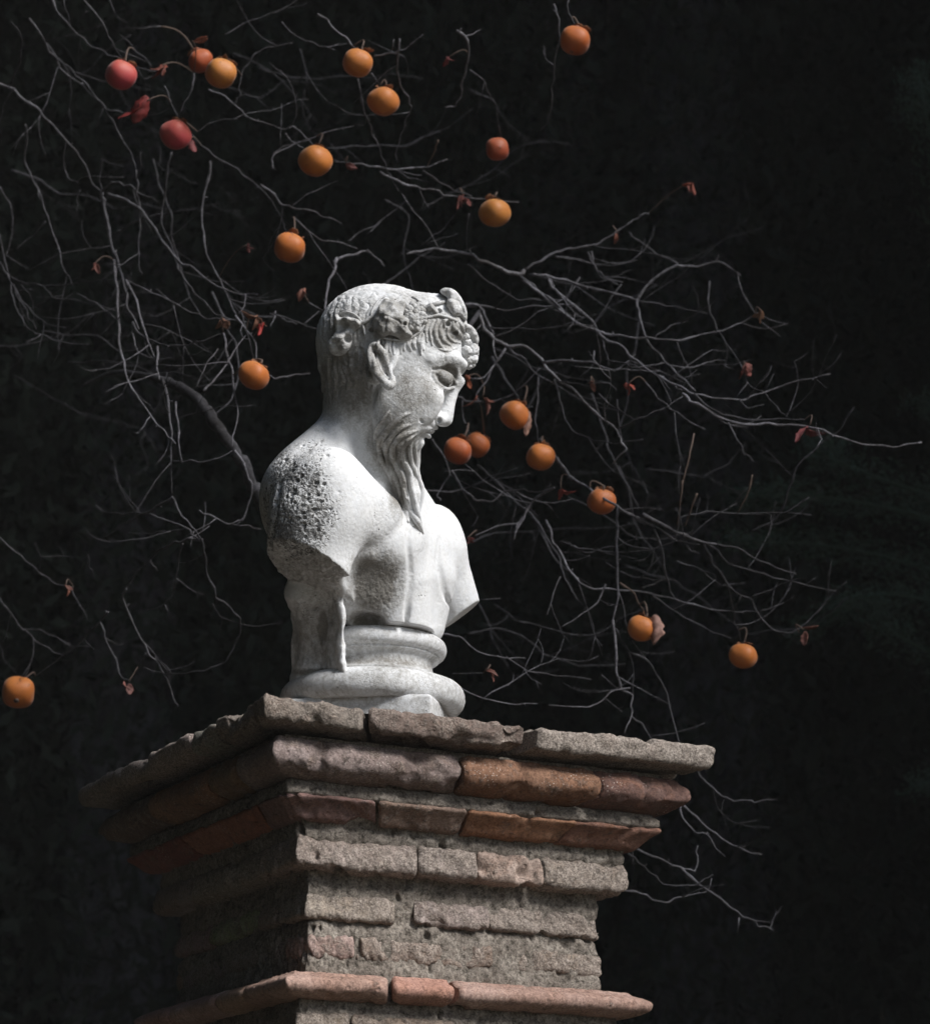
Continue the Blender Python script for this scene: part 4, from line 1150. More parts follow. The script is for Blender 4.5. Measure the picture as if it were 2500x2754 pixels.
SETS = [
(cA, .08, [
(8,[(290,0),(320,80),(375,145),(440,200),(520,265),(600,300),(690,345),(780,375),(850,390)]),(7,[(460,0),(540,90),(585,170),(620,250),(670,325)]),
(8,[(160,100),(230,200),(285,300),(330,370),(420,440),(500,510),(560,570),(620,655),(660,750),(720,850),(745,930)]),
(7,[(285,300),(350,350),(440,430),(520,530),(570,585),(650,610),(720,630),(800,635),(880,620),(925,590)]),
(11,[(-80,420),(60,480),(130,540),(210,600),(290,680),(360,770),(430,850),(480,940),(520,1010),(560,1050)]),
(10,[(60,460),(105,350),(120,260),(110,180),(60,120)]),(10,[(560,870),(545,960),(560,1050)]),
(15,[(560,1050),(560,1110),(590,1240),(620,1360),(660,1480),(690,1600),(700,1680),(760,1800)]),
(8,[(560,1050),(600,1010),(650,1000),(710,1020),(760,1050),(830,1080),(870,1110)]),
(12,[(590,1060),(680,1095),(760,1140),(810,1200),(860,1280),(920,1360),(970,1420),(1050,1470),(1130,1520),(1220,1580),(1320,1605),(1410,1610)]),
(9,[(960,1410),(980,1480),(1010,1530),(1060,1600),(1110,1650),(1180,1720),(1260,1750),(1350,1760)]),
(8,[(745,930),(750,1010),(755,1100),(765,1200),(760,1360),(765,1450),(780,1500)]),(6,[(770,830),(768,920),(745,1000)]),
(9,[(940,830),(915,930),(900,1030),(885,1130),(890,1230),(930,1320),(960,1400)]),
(10,[(1150,880),(1140,980),(1110,1080),(1105,1200),(1115,1310),(1150,1440),(1200,1540),(1240,1620),(1290,1710),(1300,1740)]),
(10,[(1050,740),(1120,810),(1200,870),(1300,930),(1380,990),(1450,1060),(1500,1130),(1550,1230),(1575,1275)]),
(7,[(1600,690),(1650,730),(1710,790)]),(6,[(1560,730),(1610,780),(1660,810)]),(7,[(1060,400),(1055,470),(1020,550),(985,620)]),(5,[(900,470),(940,560),(975,640)]),
(7,[(1140,490),(1210,520),(1290,580),(1350,640),(1450,680),(1560,710),(1600,690)]),(6,[(1600,235),(1500,250),(1400,290),(1340,370),(1310,450),(1310,520),(1280,570)]),
(4,[(1310,520),(1380,530),(1440,540)]),(5,[(1230,190),(1330,130),(1430,95),(1500,70),(1600,45),(1680,20)]),(6,[(1540,120),(1580,180),(1660,220),(1750,250),(1830,275)]),
(5,[(880,145),(740,160),(640,155)]),(4,[(480,60),(440,100),(420,140)]),(4,[(350,0),(370,80),(390,150)]),(4,[(600,0),(640,80),(700,130)]),(4,[(660,190),(760,290),(830,360)]),
(8,[(140,680),(150,780),(140,880),(180,980),(230,1080),(270,1220),(320,1360),(360,1480),(400,1560)]),(6,[(80,480),(30,560),(5,650),(8,780)]),
(9,[(-40,1400),(0,1450),(50,1510),(120,1540),(230,1560),(330,1562),(450,1545),(560,1530),(660,1530)]),(8,[(660,1530),(760,1560),(860,1610),(960,1670),(1050,1710),(1150,1745),(1260,1750)]),
(6,[(-10,1250),(20,1420),(60,1540),(110,1640),(160,1730),(200,1800)]),(5,[(550,1530),(610,1480)]),(5,[(0,1020),(50,1100),(65,1200),(60,1330),(30,1410)]),
(6,[(250,1210),(180,1290),(90,1360)]),(5,[(360,780),(350,900),(380,970),(430,1000)]),(5,[(560,870),(620,900),(700,920)]),(5,[(440,1040),(420,1100),(425,1170)]),
(7,[(1500,930),(1480,880),(1520,820),(1600,790),(1700,760)]),(4,[(1080,720),(1180,660),(1300,650)])]),
(cB, .0, [
(9,[(280,70),(330,100),(400,170),(470,240)]),(7,[(560,275),(640,262),(700,240),(760,200),(800,170)]),(5,[(655,195),(650,250)]),
(7,[(685,190),(670,280),(680,380),(710,460),(745,520),(720,580),(695,660),(670,740),(675,800)]),(10,[(965,150),(1020,200),(1025,290),(1000,380),(985,470),(960,520),(910,528)]),
(7,[(1030,345),(1090,390),(1130,460),(1165,560),(1185,680)]),(6,[(545,360),(590,420)]),(7,[(480,390),(500,480),(520,560),(545,640),(580,720),(610,800),(640,870),(680,940)]),
(9,[(360,790),(440,805),(540,820),(640,835),(740,830),(820,820),(880,800),(920,785)]),(9,[(590,845),(640,880),(700,905),(780,925),(860,940),(940,970),(1030,975),(1120,980),(1270,995)]),
(8,[(800,840),(860,880),(940,930),(1040,965)]),(5,[(670,840),(740,880),(830,895)]),(8,[(1505,-60),(1510,0),(1520,70),(1550,125)]),
(8,[(1440,20),(1465,90),(1470,180),(1460,260),(1440,370),(1435,470),(1420,580),(1380,640)]),(7,[(980,960),(950,1060),(900,1130),(840,1170),(790,1210)]),(5,[(820,1200),(890,1170),(970,1150)]),
(7,[(1025,1050),(1015,1150),(1015,1235)]),(15,[(1300,1330),(1270,1355),(1200,1335),(1130,1300),(1040,1260),(960,1235),(880,1225),(800,1228),(720,1250)]),
(11,[(1300,1330),(1380,1280),(1450,1240),(1530,1222),(1620,1210),(1700,1180),(1770,1130),(1830,1095),(1870,1060),(1910,1050)]),(12,[(375,1270),(370,1310),(340,1380),(325,1460),(318,1530)]),
(10,[(375,1275),(440,1255),(520,1240),(570,1270),(610,1310)]),(7,[(430,1190),(500,1140),(560,1110),(640,1050),(720,985)]),(6,[(530,1150),(600,1080),(670,1030)]),
(10,[(0,910),(60,960),(110,1010),(200,1030),(300,1060),(400,1100)]),(8,[(160,1070),(230,1130),(300,1180),(400,1200),(480,1225)]),(7,[(60,830),(60,780),(100,740),(190,700),(300,660),(460,620)]),
(5,[(160,1010),(250,940),(380,890)]),(6,[(60,1540),(130,1570),(210,1600),(280,1620)]),(5,[(210,1600),(290,1530)]),(5,[(240,1490),(310,1530)]),
(12,[(1000,1500),(1080,1505),(1100,1560),(1130,1620),(1150,1647)]),(7,[(1020,1300),(1080,1360),(1180,1430),(1260,1470),(1380,1480),(1500,1470),(1540,1400),(1560,1370)]),
(11,[(1270,1355),(1380,1440),(1470,1510),(1530,1570),(1620,1620),(1700,1647)]),(9,[(1340,1350),(1450,1370),(1560,1400),(1650,1425),(1830,1465)]),
(7,[(1450,1265),(1540,1280),(1620,1300),(1720,1300),(1830,1290)]),(7,[(1610,1240),(1640,1310),(1680,1370),(1760,1400)])]),
(cC, .04, [
(10,[(515,0),(530,120),(530,240),(545,370),(560,480),(590,560),(630,640),(690,720),(750,780),(795,830)]),(9,[(570,90),(610,180),(640,290),(680,380),(700,440)]),(9,[(600,280),(640,345),(700,360),(765,390)]),
(6,[(600,330),(610,390),(650,430),(720,445),(780,440)]),(5,[(520,340),(570,345),(600,320)]),(9,[(712,390),(712,470),(720,540)]),
(10,[(735,540),(765,660),(775,780),(775,920),(775,1070)]),(7,[(795,640),(800,740),(815,840),(825,920)]),(7,[(780,910),(860,908),(940,908),(1000,890),(1050,860)]),
(8,[(775,1075),(720,1110),(640,1150),(560,1190),(480,1250)]),(7,[(895,1260),(850,1220),(800,1190),(730,1160),(650,1143),(560,1150),(480,1140),(430,1110)]),(9,[(775,1070),(790,1090),(830,1160),(880,1220),(910,1260)]),
(6,[(830,1215),(740,1230),(660,1240),(580,1230)]),(9,[(910,1265),(850,1262),(780,1280),(710,1320),(650,1380),(600,1430),(570,1480)]),
(9,[(910,1260),(925,1330),(940,1430),(980,1520),(1040,1580),(1085,1620),(1085,1680),(1060,1750),(1010,1820),(940,1850),(850,1865),(730,1865),(650,1840)]),
(6,[(960,1550),(1000,1610),(1080,1648),(1170,1655),(1270,1640)]),(7,[(825,1280),(810,1330),(800,1420),(780,1500),(745,1555),(660,1585)]),(4,[(745,1555),(770,1610)]),(4,[(680,1350),(690,1380),(715,1405)]),
(8,[(570,1480),(555,1530),(590,1620),(640,1720),(700,1810),(750,1890),(790,1980),(805,2016)]),(5,[(660,1775),(630,1830),(600,1890)]),(6,[(450,1630),(480,1710),(520,1790),(550,1880),(590,1900)]),
(7,[(490,1590),(450,1630),(390,1690),(340,1750),(260,1810),(160,1880)]),(7,[(-20,1510),(0,1540),(60,1610),(110,1665),(170,1670),(240,1700),(330,1745),(400,1745)]),(6,[(110,1665),(160,1720),(230,1760),(290,1785)]),
(6,[(-20,1240),(0,1255),(60,1300),(120,1360),(190,1420),(250,1460),(335,1480)]),(5,[(395,1330),(410,1390),(420,1440),(405,1470)]),(4,[(-10,1700),(0,1750),(30,1810),(75,1870)]),(4,[(160,1275),(180,1340),(185,1410)]),
(8,[(1010,330),(1030,420),(1050,520),(1065,620),(1070,700),(1055,780),(1050,840)]),(8,[(920,590),(960,550),(1010,480),(1060,410),(1110,340)]),(5,[(985,400),(930,480),(890,570)]),
(9,[(1060,860),(1100,920),(1130,1000),(1130,1090),(1100,1170),(1040,1190),(960,1160),(900,1130)]),(5,[(1040,1190),(1120,1200),(1180,1215)]),(6,[(770,385),(850,380),(930,360),(1000,330)]),
(6,[(1110,155),(1105,200),(1080,240)]),(7,[(1065,250),(1110,320),(1150,370),(1160,455)]),(6,[(1220,240),(1290,270),(1344,290)]),(5,[(1245,230),(1235,280),(1220,300)]),(7,[(1215,520),(1260,535),(1344,515),(1400,510)]),
(6,[(50,110),(60,180),(90,250),(130,310),(160,330)]),(6,[(60,110),(100,180),(150,240),(200,280),(300,305)]),(5,[(160,330),(200,340),(280,370),(400,380)]),(5,[(200,120),(240,170),(290,180),(330,150)]),(6,[(350,150),(430,190),(490,240),(545,275)])]),
(cD, .0, [
(12,[(245,310),(265,370),(310,410),(345,435),(410,435),(460,475),(510,540),(580,590),(630,640),(680,690),(730,730),(745,770),(760,795),(715,845)]),(9,[(340,440),(300,500),(265,560),(240,600),(250,640)]),
(8,[(150,600),(200,625),(290,630),(360,600),(410,560),(460,510)]),(8,[(345,435),(400,480),(440,520),(500,560)]),(10,[(400,200),(460,245),(520,295),(580,345),(640,375),(700,392),(780,400),(850,405),(940,408),(1020,395),(1100,378),(1160,355),(1215,325)]),
(11,[(800,270),(850,205),(900,170),(940,145),(870,110),(800,60),(770,30)]),(9,[(940,150),(1010,148),(1080,138),(1130,160),(1165,185)]),(6,[(1075,138),(1088,112)]),
(11,[(800,270),(805,330),(825,390),(860,440),(910,500),(960,550),(1005,590)]),(9,[(580,215),(650,235),(720,250),(800,270),(880,285),(960,300),(1050,318)]),(7,[(1055,205),(1052,260),(1055,315),(1085,370),(1120,430),(1160,490)]),
(10,[(490,200),(520,250),(580,290),(640,340),(680,400),(740,430),(790,480),(850,525),(920,560),(1000,600),(1080,615),(1170,620),(1240,600),(1310,575),(1400,550),(1480,530)]),
(9,[(470,490),(560,485),(640,490),(720,515),(800,515),(880,520)]),(7,[(720,520),(760,490),(795,460)]),(8,[(510,550),(530,620),(550,690),(590,740),(650,765),(720,775),(820,760)]),(8,[(455,540),(450,620),(445,700),(452,775)]),
(7,[(910,500),(960,510),(1020,500),(1070,485),(1110,482)]),(10,[(960,600),(1010,640),(1080,680),(1160,705),(1250,705),(1340,710),(1420,720),(1500,750),(1590,775),(1700,785),(1800,770)]),
(8,[(1000,600),(1050,650),(1110,675),(1200,690),(1300,688),(1390,690)]),(5,[(1120,700),(1150,760),(1180,810),(1210,840)]),(6,[(830,560),(880,620),(930,660),(990,700),(1040,725)]),
(6,[(1160,490),(1190,560),(1250,600),(1300,660),(1330,685)]),(5,[(1190,560),(1150,610)]),(6,[(1160,620),(1190,650),(1250,635)]),(8,[(640,100),(650,150),(680,190),(750,208)]),(8,[(515,120),(580,125),(640,145),(720,148),(800,130)]),
(6,[(600,190),(560,260)]),(7,[(745,215),(700,280),(660,330)]),(8,[(190,290),(250,290),(330,310),(420,295),(520,290),(600,290)]),(6,[(250,360),(340,370),(460,370),(560,350),(660,320)]),(5,[(300,400),(380,370),(460,310),(540,270),(560,250)]),
(5,[(730,620),(740,720),(755,790)]),(8,[(80,760),(120,820),(140,880),(100,950),(110,975)]),(6,[(60,940),(130,945),(210,930),(290,890),(380,860)]),
(9,[(150,870),(190,940),(240,975),(290,980),(330,940),(400,935),(440,950),(510,930)]),(10,[(510,930),(460,955),(430,985),(400,1040),(368,1100)]),(14,[(460,760),(520,830),(560,890),(620,930),(700,980),(760,1020),(830,1046)]),
(6,[(640,565),(700,560),(730,590)]),(6,[(500,560),(560,560),(640,575)]),(5,[(650,450),(640,500),(600,540)]),(7,[(690,480),(770,500),(860,530),(920,590)]),(6,[(560,280),(640,340),(690,440),(700,500)]),(5,[(860,400),(920,360),(980,345)]),
(6,[(740,720),(800,690),(860,665),(960,610)]),(6,[(665,600),(720,650),(790,690)]),(4,[(1280,530),(1250,590)]),(4,[(1430,550),(1465,580)]),(8,[(185,610),(190,690),(215,745)])]),
(cD, .45, [(16,[(290,470),(330,540),(370,590),(385,630)]),(12,[(640,600),(660,660),(690,740),(700,800),(740,880),(790,970),(805,1005)]),(10,[(240,850),(300,900),(380,960),(450,1030)]),(9,[(420,180),(560,215),(700,300),(860,360)]),(8,[(300,440),(420,500),(560,545),(700,560)]),(8,[(560,600),(640,640),(740,660)])]),
(cE, .0, [
(14,[(820,240),(900,285),(960,310),(1030,335),(1080,345)]),(10,[(740,225),(800,255),(880,290),(940,330),(1020,345)]),(11,[(735,215),(725,320),(728,420),(735,500),(725,580),(715,610)]),
(10,[(715,610),(720,700),(725,780),(745,850),(780,880),(780,940),(755,1010)]),(8,[(725,640),(765,720),(785,800),(785,890)]),(8,[(775,725),(830,750),(880,820),(910,900),(930,980),(960,1090)]),
(7,[(775,850),(700,870),(660,910),(590,920),(490,910)]),(6,[(675,805),(740,860)]),(8,[(780,950),(820,980),(860,1050)]),(7,[(690,485),(660,550),(600,600),(535,635)]),
(9,[(480,260),(510,340),(550,420),(600,480),(650,500),(760,505),(850,520),(950,545),(1050,570),(1130,580),(1220,580)]),(6,[(530,460),(500,530),(485,595)]),
(9,[(1035,345),(1060,400),(1100,460),(1140,510),(1200,540),(1230,600),(1290,650),(1370,655)]),(8,[(1080,345),(1150,360),(1220,400),(1290,430),(1360,450)]),(8,[(1050,345),(1090,375),(1120,410),(1200,435),(1280,460),(1370,485),(1500,510)]),
(8,[(860,290),(890,380),(905,460),(920,520),(945,550)]),(7,[(905,465),(860,485),(810,500)]),(7,[(530,335),(600,360),(700,370),(800,370),(900,360)]),(6,[(580,350),(620,375),(720,350),(810,320)]),(5,[(740,440),(800,460),(880,470),(940,472)]),
(6,[(1120,490),(1135,570),(1150,640),(1165,685)]),(6,[(1165,525),(1140,580)]),(7,[(940,290),(960,250),(1030,232),(1120,238),(1220,240),(1320,232),(1405,180)]),(5,[(1320,232),(1415,242)]),
(9,[(400,250),(380,270),(300,285),(230,315)]),(8,[(380,270),(368,330)]),(6,[(850,520),(910,570),(980,610),(1060,650),(1130,675)]),(6,[(105,660),(180,670),(240,720),(310,740),(410,745)]),(6,[(340,740),(420,790),(520,805),(640,820)]),
(5,[(180,850),(260,890),(370,910),(450,905)]),(4,[(150,800),(260,797)]),(6,[(970,345),(990,370),(1020,378)]),(5,[(660,360),(700,380),(800,395)]),(7,[(690,410),(725,430)]),(6,[(940,405),(1010,430),(1080,455)]),
(5,[(1200,530),(1280,500),(1340,470),(1370,465)]),(4,[(1380,495),(1430,460)]),(4,[(1230,580),(1300,560),(1350,530)]),(4,[(250,540),(320,535)])]),
(cE, .4, [(11,[(300,120),(380,200),(430,240),(480,320),(530,400),(545,470),(590,540)]),(9,[(430,240),(500,380),(560,440),(640,490)]),(8,[(560,180),(680,240),(760,300),(800,330)])]),
(cF, .05, [
(10,[(560,300),(565,360),(600,420),(660,470),(730,510),(820,520),(900,520),(995,510)]),(10,[(400,470),(490,550),(560,620),(640,690),(730,750),(820,795),(910,810)]),(8,[(455,500),(465,570),(480,620),(540,680),(610,700)]),(7,[(610,690),(640,760),(710,820)]),
(9,[(150,760),(230,790),(310,820),(400,860),(480,890),(545,895),(555,820),(560,760)]),(9,[(150,760),(190,805),(240,860),(310,920),(370,970),(430,985),(540,975),(610,940),(645,920)]),
(10,[(460,880),(550,950),(610,1010),(700,1070),(780,1130),(850,1170),(910,1205),(975,1225)]),(5,[(860,1170),(955,1180)]),(8,[(60,990),(160,1005),(250,1020),(310,1055),(380,1070),(470,1045),(540,1030),(605,1020),(635,940)]),(5,[(785,1155),(778,1240)]),(4,[(390,860),(405,830)])]),
]
for conv, dd, lst in SETS:
    for w, p in lst:
        ob = branch(conv(p), w * .80, dd)
        if conv in (cD, cE, cB) and dd < .3 and w >= 9: ob.color = [min(1.35, c * 1.45) for c in ob.color[:3]] + [1]  # highlights painted into the bark tint of thick branches at the right
for p, w in (([(1010,165),(985,230),(970,280)],6), ([(960,120),(950,200),(940,290)],6), ([(1205,100),(1180,180),(1155,235)],5), ([(740,480),(780,510),(810,560),(826,590)],6)):
    branch(cE(p), w, 0, M_TWIG, twigs=False)
branch(cB([(875,690),(850,750),(820,820)]), 6, 0, M_TWIG, twigs=False)
branch(cD([(1000,740),(980,820),(960,900),(950,1000)]), 6, 0, M_TWIG, twigs=False)
# the limb rising from behind the bust, trunk behind the pier, limb behind the head
branch(cC([(1230,1180),(1180,1080),(1150,1030),(1110,940),(1060,860),(1010,790),(960,720),(910,650),(850,590),(760,550),(660,525),(560,510),(460,525),(370,570)]),
       [40, 36, 33, 31, 30, 31, 33, 32, 27, 23, 19, 15, 11, 6], .25, twigs=False, name='limb')
d0 = 5.0
branch([(1246, 822), (1180, 850), (1080, 930), (1010, 1060), (980, 1250), (960, 1450), (938, 1700)], [12, 18, 26, 34, 42, 54, 70], [fD(1246, 822), fD(1180, 850), 4.75, 4.8, 4.88, 4.95, d0], twigs=False, name='limb')
branch([(1288, 838), (1230, 930), (1130, 1080), (1060, 1300), (970, 1560), (938, 1740)], [12, 20, 28, 36, 48, 62], [fD(1288, 838), 4.7, 4.85, 4.95, 5.0, d0], twigs=False, name='limb')
branch([(732, 1400), (800, 1520), (890, 1680), (938, 1800)], [40, 50, 60, 70], [fD(732, 1400) + .25, 4.98, 5.0, d0], twigs=False, name='limb')
branch([(-40, 206), (-220, 500), (-300, 1100), (-200, 1900), (-60, 2900), (-20, 4200)], [12, 28, 46, 66, 86, 110], .08, twigs=False, name='limb')
branch([(938, 1650), (940, 1900), (960, 2400), (980, 3200), (990, 4300), (1000, 5400)], [74, 92, 110, 128, 150, 190], [d0, d0, d0, 5.0, 5.0, 5.0], twigs=False, name='trunk')
# far, unfocused sprays of the same crown
for i in range(34):
    x, y = trnd.uniform(-50, 1300), trnd.uniform(20, 1050)
    if i % 3 == 0: x, y = trnd.uniform(1250, 2050), trnd.uniform(720, 1750)
    a = trnd.uniform(-.5, 1.6); pts = [(x, y)]
    for _ in range(trnd.randint(3, 6)):
        a += trnd.gauss(0, .35); x += 75 * math.cos(a); y += 75 * math.sin(a); pts.append((x, y))
    branch(pts, trnd.uniform(5, 9), trnd.uniform(.5, 1.3))
# ---------------------------------------------------------------- ground and the dark evergreen grove
def ground():
    n = 60; g = np.concatenate([np.linspace(-85, -20, 12), np.linspace(-18, 18, 37), np.linspace(20, 85, 12)])
    X, Y = np.meshgrid(g, g, indexing='ij')
    Z = .12 * fbm(np.stack([X / 6, Y / 6, X * 0], -1), 3, 2) * (np.hypot(X, Y - 4) > 3) - .01
    m = len(g); i, j = np.meshgrid(np.arange(m - 1), np.arange(m - 1), indexing='ij'); a = i * m + j
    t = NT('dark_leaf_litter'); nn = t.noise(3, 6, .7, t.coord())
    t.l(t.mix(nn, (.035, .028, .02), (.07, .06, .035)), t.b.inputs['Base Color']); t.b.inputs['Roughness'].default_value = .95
    o = mesh_obj('ground', np.stack([X, Y, Z], -1).reshape(-1, 3), np.stack([a, a + m, a + m + 1, a + 1], -1).reshape(-1, 4), t.m)
    tag(o, kind='structure')
ground()
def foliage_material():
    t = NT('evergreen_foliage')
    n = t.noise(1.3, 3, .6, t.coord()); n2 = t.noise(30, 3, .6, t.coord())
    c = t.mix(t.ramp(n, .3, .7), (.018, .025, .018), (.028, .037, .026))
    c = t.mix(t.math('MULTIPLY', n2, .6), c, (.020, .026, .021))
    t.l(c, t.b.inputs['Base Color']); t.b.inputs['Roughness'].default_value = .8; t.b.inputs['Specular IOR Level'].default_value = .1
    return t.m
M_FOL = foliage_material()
brnd = np.random.default_rng(3)
def crown_mesh(h, rad, n, leaf, base=.25):
    """leaf-sized tufts through the volume of an uneven spindle"""
    z = brnd.uniform(0, 1, n) ** .85
    th = brnd.uniform(0, 2 * np.pi, n)
    prof = np.sin(np.pi * np.clip(z * .93 + .06, 0, 1)) ** .55 * (1 - .35 * z)
    lump = 1 + .28 * vnoise(np.stack([np.cos(th) * 1.6, np.sin(th) * 1.6, z * 7], 1), 8) + .16 * vnoise(np.stack([np.cos(th) * 4, np.sin(th) * 4, z * 19], 1), 9)
    rr = rad * prof * lump * np.sqrt(brnd.uniform(.30, 1, n))
    C = np.stack([rr * np.cos(th), rr * np.sin(th), base + z * (h - base)], 1)
    a = brnd.normal(size=(n, 3)); a[:, 2] += .9; a /= np.linalg.norm(a, axis=1, keepdims=True)
    b = np.cross(a, brnd.normal(size=(n, 3))); b /= np.linalg.norm(b, axis=1, keepdims=True)
    s = leaf * brnd.uniform(.6, 1.4, n)[:, None]
    V = np.stack([C - a * s * .2, C + b * s * .28 + a * s * .4, C + a * s * 1.3, C - b * s * .28 + a * s * .4], 1).reshape(-1, 3)
    F = np.arange(4 * n).reshape(-1, 4)
    return V, F
def hillside():
    g = np.linspace(-60, 60, 61); h = np.linspace(16, 70, 38)
    X, Y = np.meshgrid(g, h, indexing='ij')
    Z = (Y - 16) * .75 * np.clip((Y - 16) / 6, 0, 1) + .9 * fbm(np.stack([X / 5, Y / 5, X * 0], -1), 3, 12) - .8
    i, j = np.meshgrid(np.arange(60), np.arange(37), indexing='ij'); a = i * 38 + j
    o = mesh_obj('hillside', np.stack([X, Y, Z], -1).reshape(-1, 3), np.stack([a, a + 38, a + 39, a + 1], -1).reshape(-1, 4), bpy.data.materials['dark_leaf_litter'])
    tag(o, kind='structure')
hillside()
protos = []
def proto(h, rad, n, leaf):
    V, F = crown_mesh(h, rad, n, leaf)
    me = bpy.data.meshes.new('crown'); me.vertices.add(len(V)); me.vertices.foreach_set('co', V.astype(np.float32).ravel())
    me.loops.add(F.size); me.loops.foreach_set('vertex_index', F.astype(np.int32).ravel())
    me.polygons.add(len(F)); me.polygons.foreach_set('loop_start', np.arange(0, F.size, 4, dtype=np.int32)); me.update(calc_edges=True)
    me.materials.append(M_FOL)
    P = np.array([[.02 * math.sin(k), .02 * math.cos(k * 2), k * h * .9 / 8] for k in range(9)])
    Vt, Ft = tube_mesh(P, np.linspace(rad * .16, rad * .02, 9), 8)
    mt = bpy.data.meshes.new('trunk'); mt.from_pydata(Vt.tolist(), [], Ft); mt.materials.append(M_BARK); mt.update()
    protos.append((me, mt))
proto(10.0, 1.6, 230000, .036); proto(9.0, 1.5, 200000, .036); proto(11.5, 1.9, 240000, .04)
def evergreen(x, y, k, rz, sc, label, group=None, tall=1.0):
    r = empty('cypress_tree', (x, y, -.05), label, 'tree', group)
    r.rotation_euler = (0, 0, rz); r.scale = (sc, sc, sc * tall)
    for nm, me in (('crown', protos[k][0]), ('trunk', protos[k][1])):
        o = bpy.data.objects.new(nm, me); link(o, r)
G1 = 'dark evergreens standing close together behind the persimmon tree'
LBL = 'dark green evergreen lost in the shade behind the persimmon tree'
grow = [(-3.4, 10.2, 0), (-1.2, 9.6, 1), (.9, 10.4, 2), (3.2, 9.8, 0), (-2.2, 12.0, 2), (0, 12.4, 0), (2.2, 12.2, 1), (4.4, 12.0, 2), (-4.8, 12, 1), (-3.2, 14.2, 0), (-1.0, 14.6, 2), (1.2, 14.4, 1), (3.3, 14.2, 2)]
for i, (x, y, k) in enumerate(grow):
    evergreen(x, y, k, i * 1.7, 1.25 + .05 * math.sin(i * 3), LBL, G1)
# unseen evergreens added out of view to block light from grove and pier
out = [(4.3, 4.8, 2), (6.1, 3.2, 2), (8.0, 1.6, 2), (3.7, 6.3, 0), (5.4, 5.6, 2), (3.4, 8.2, 1), (7.2, 5.4, 0), (5.4, 8.2, 2), (8.8, 7.6, 1), (-4.4, 5.4, 2), (-3.4, 3.6, 0), (-2.8, 1.6, 1), (-2.3, -.6, 0), (-5.4, 7.6, 1), (-3.0, -1.0, 2), (-2.6, -3.4, 0), (-5.2, 0.2, 2), (-1.0, -5.2, 1), (-5.4, 4.4, 1), (-4.6, -3.0, 1)]
for i, (x, y, k) in enumerate(out):
    evergreen(x, y, k, i * 2.3 + 1, 1.18 if i < 3 else 1.45, 'tall dark evergreen added outside the picture to block light', 'evergreens added outside the picture to block light', 1.75 if i < 6 else 1.0)

# unseen stone pines added to shade the grove: clean stems, broad crowns overhead
def flat_crown(rad, th, n, leaf):
    q = brnd.normal(size=(n, 3)); q /= np.linalg.norm(q, axis=1, keepdims=True)
    lump = 1 + .22 * vnoise(q * 3.2, 5) + .12 * vnoise(q * 8, 6)
    C = q * (brnd.uniform(.12, 1, n) ** (1 / 2.4) * lump)[:, None] * np.array([rad, rad, th / 2])
    a = brnd.normal(size=(n, 3)); a[:, 2] += .6; a /= np.linalg.norm(a, axis=1, keepdims=True)
    b = np.cross(a, brnd.normal(size=(n, 3))); b /= np.linalg.norm(b, axis=1, keepdims=True)
    s = leaf * brnd.uniform(.6, 1.4, n)[:, None]
    V = np.stack([C - a * s * .3, C + b * s * .4 + a * s * .4, C + a * s * 1.2, C - b * s * .4 + a * s * .4], 1).reshape(-1, 3)
    return V, np.arange(4 * n).reshape(-1, 4)
V, F = flat_crown(4.6, 4.2, 60000, .16)
pc = mesh_obj('crown', V, F, M_FOL); pc_me = pc.data; bpy.data.objects.remove(pc)
P = np.array([[.25 * math.sin(k * .6), .2 * math.cos(k * .5), k * 1.05] for k in range(10)])
Vt, Ft = tube_mesh(P, np.linspace(.34, .16, 10), 12)
pt = mesh_obj('trunk', Vt, Ft, M_BARK); pt_me = pt.data; bpy.data.objects.remove(pt)
for i, (x, y, z) in enumerate([(4.6, 9.4, 9.6), (-4.2, 9.6, 9.4), (.2, 11.2, 10.2), (7.5, 6.6, 10.0), (8.8, 12.2, 10.4), (-8.2, 7.2, 10), (-7.6, 1.2, 9.8), (-6.0, -4.6, 9.6)]):
    r = empty('shade_pine', (x, y, z - 9.5), 'broad crowned dark pine added above the picture to shade the grove', 'tree', 'broad crowned pines added to shade the grove')
    r.rotation_euler = (0, 0, i * 1.3)
    o = bpy.data.objects.new('crown', pc_me); link(o, r); o.location = (0, 0, 9.6)
    o = bpy.data.objects.new('trunk', pt_me); link(o, r)

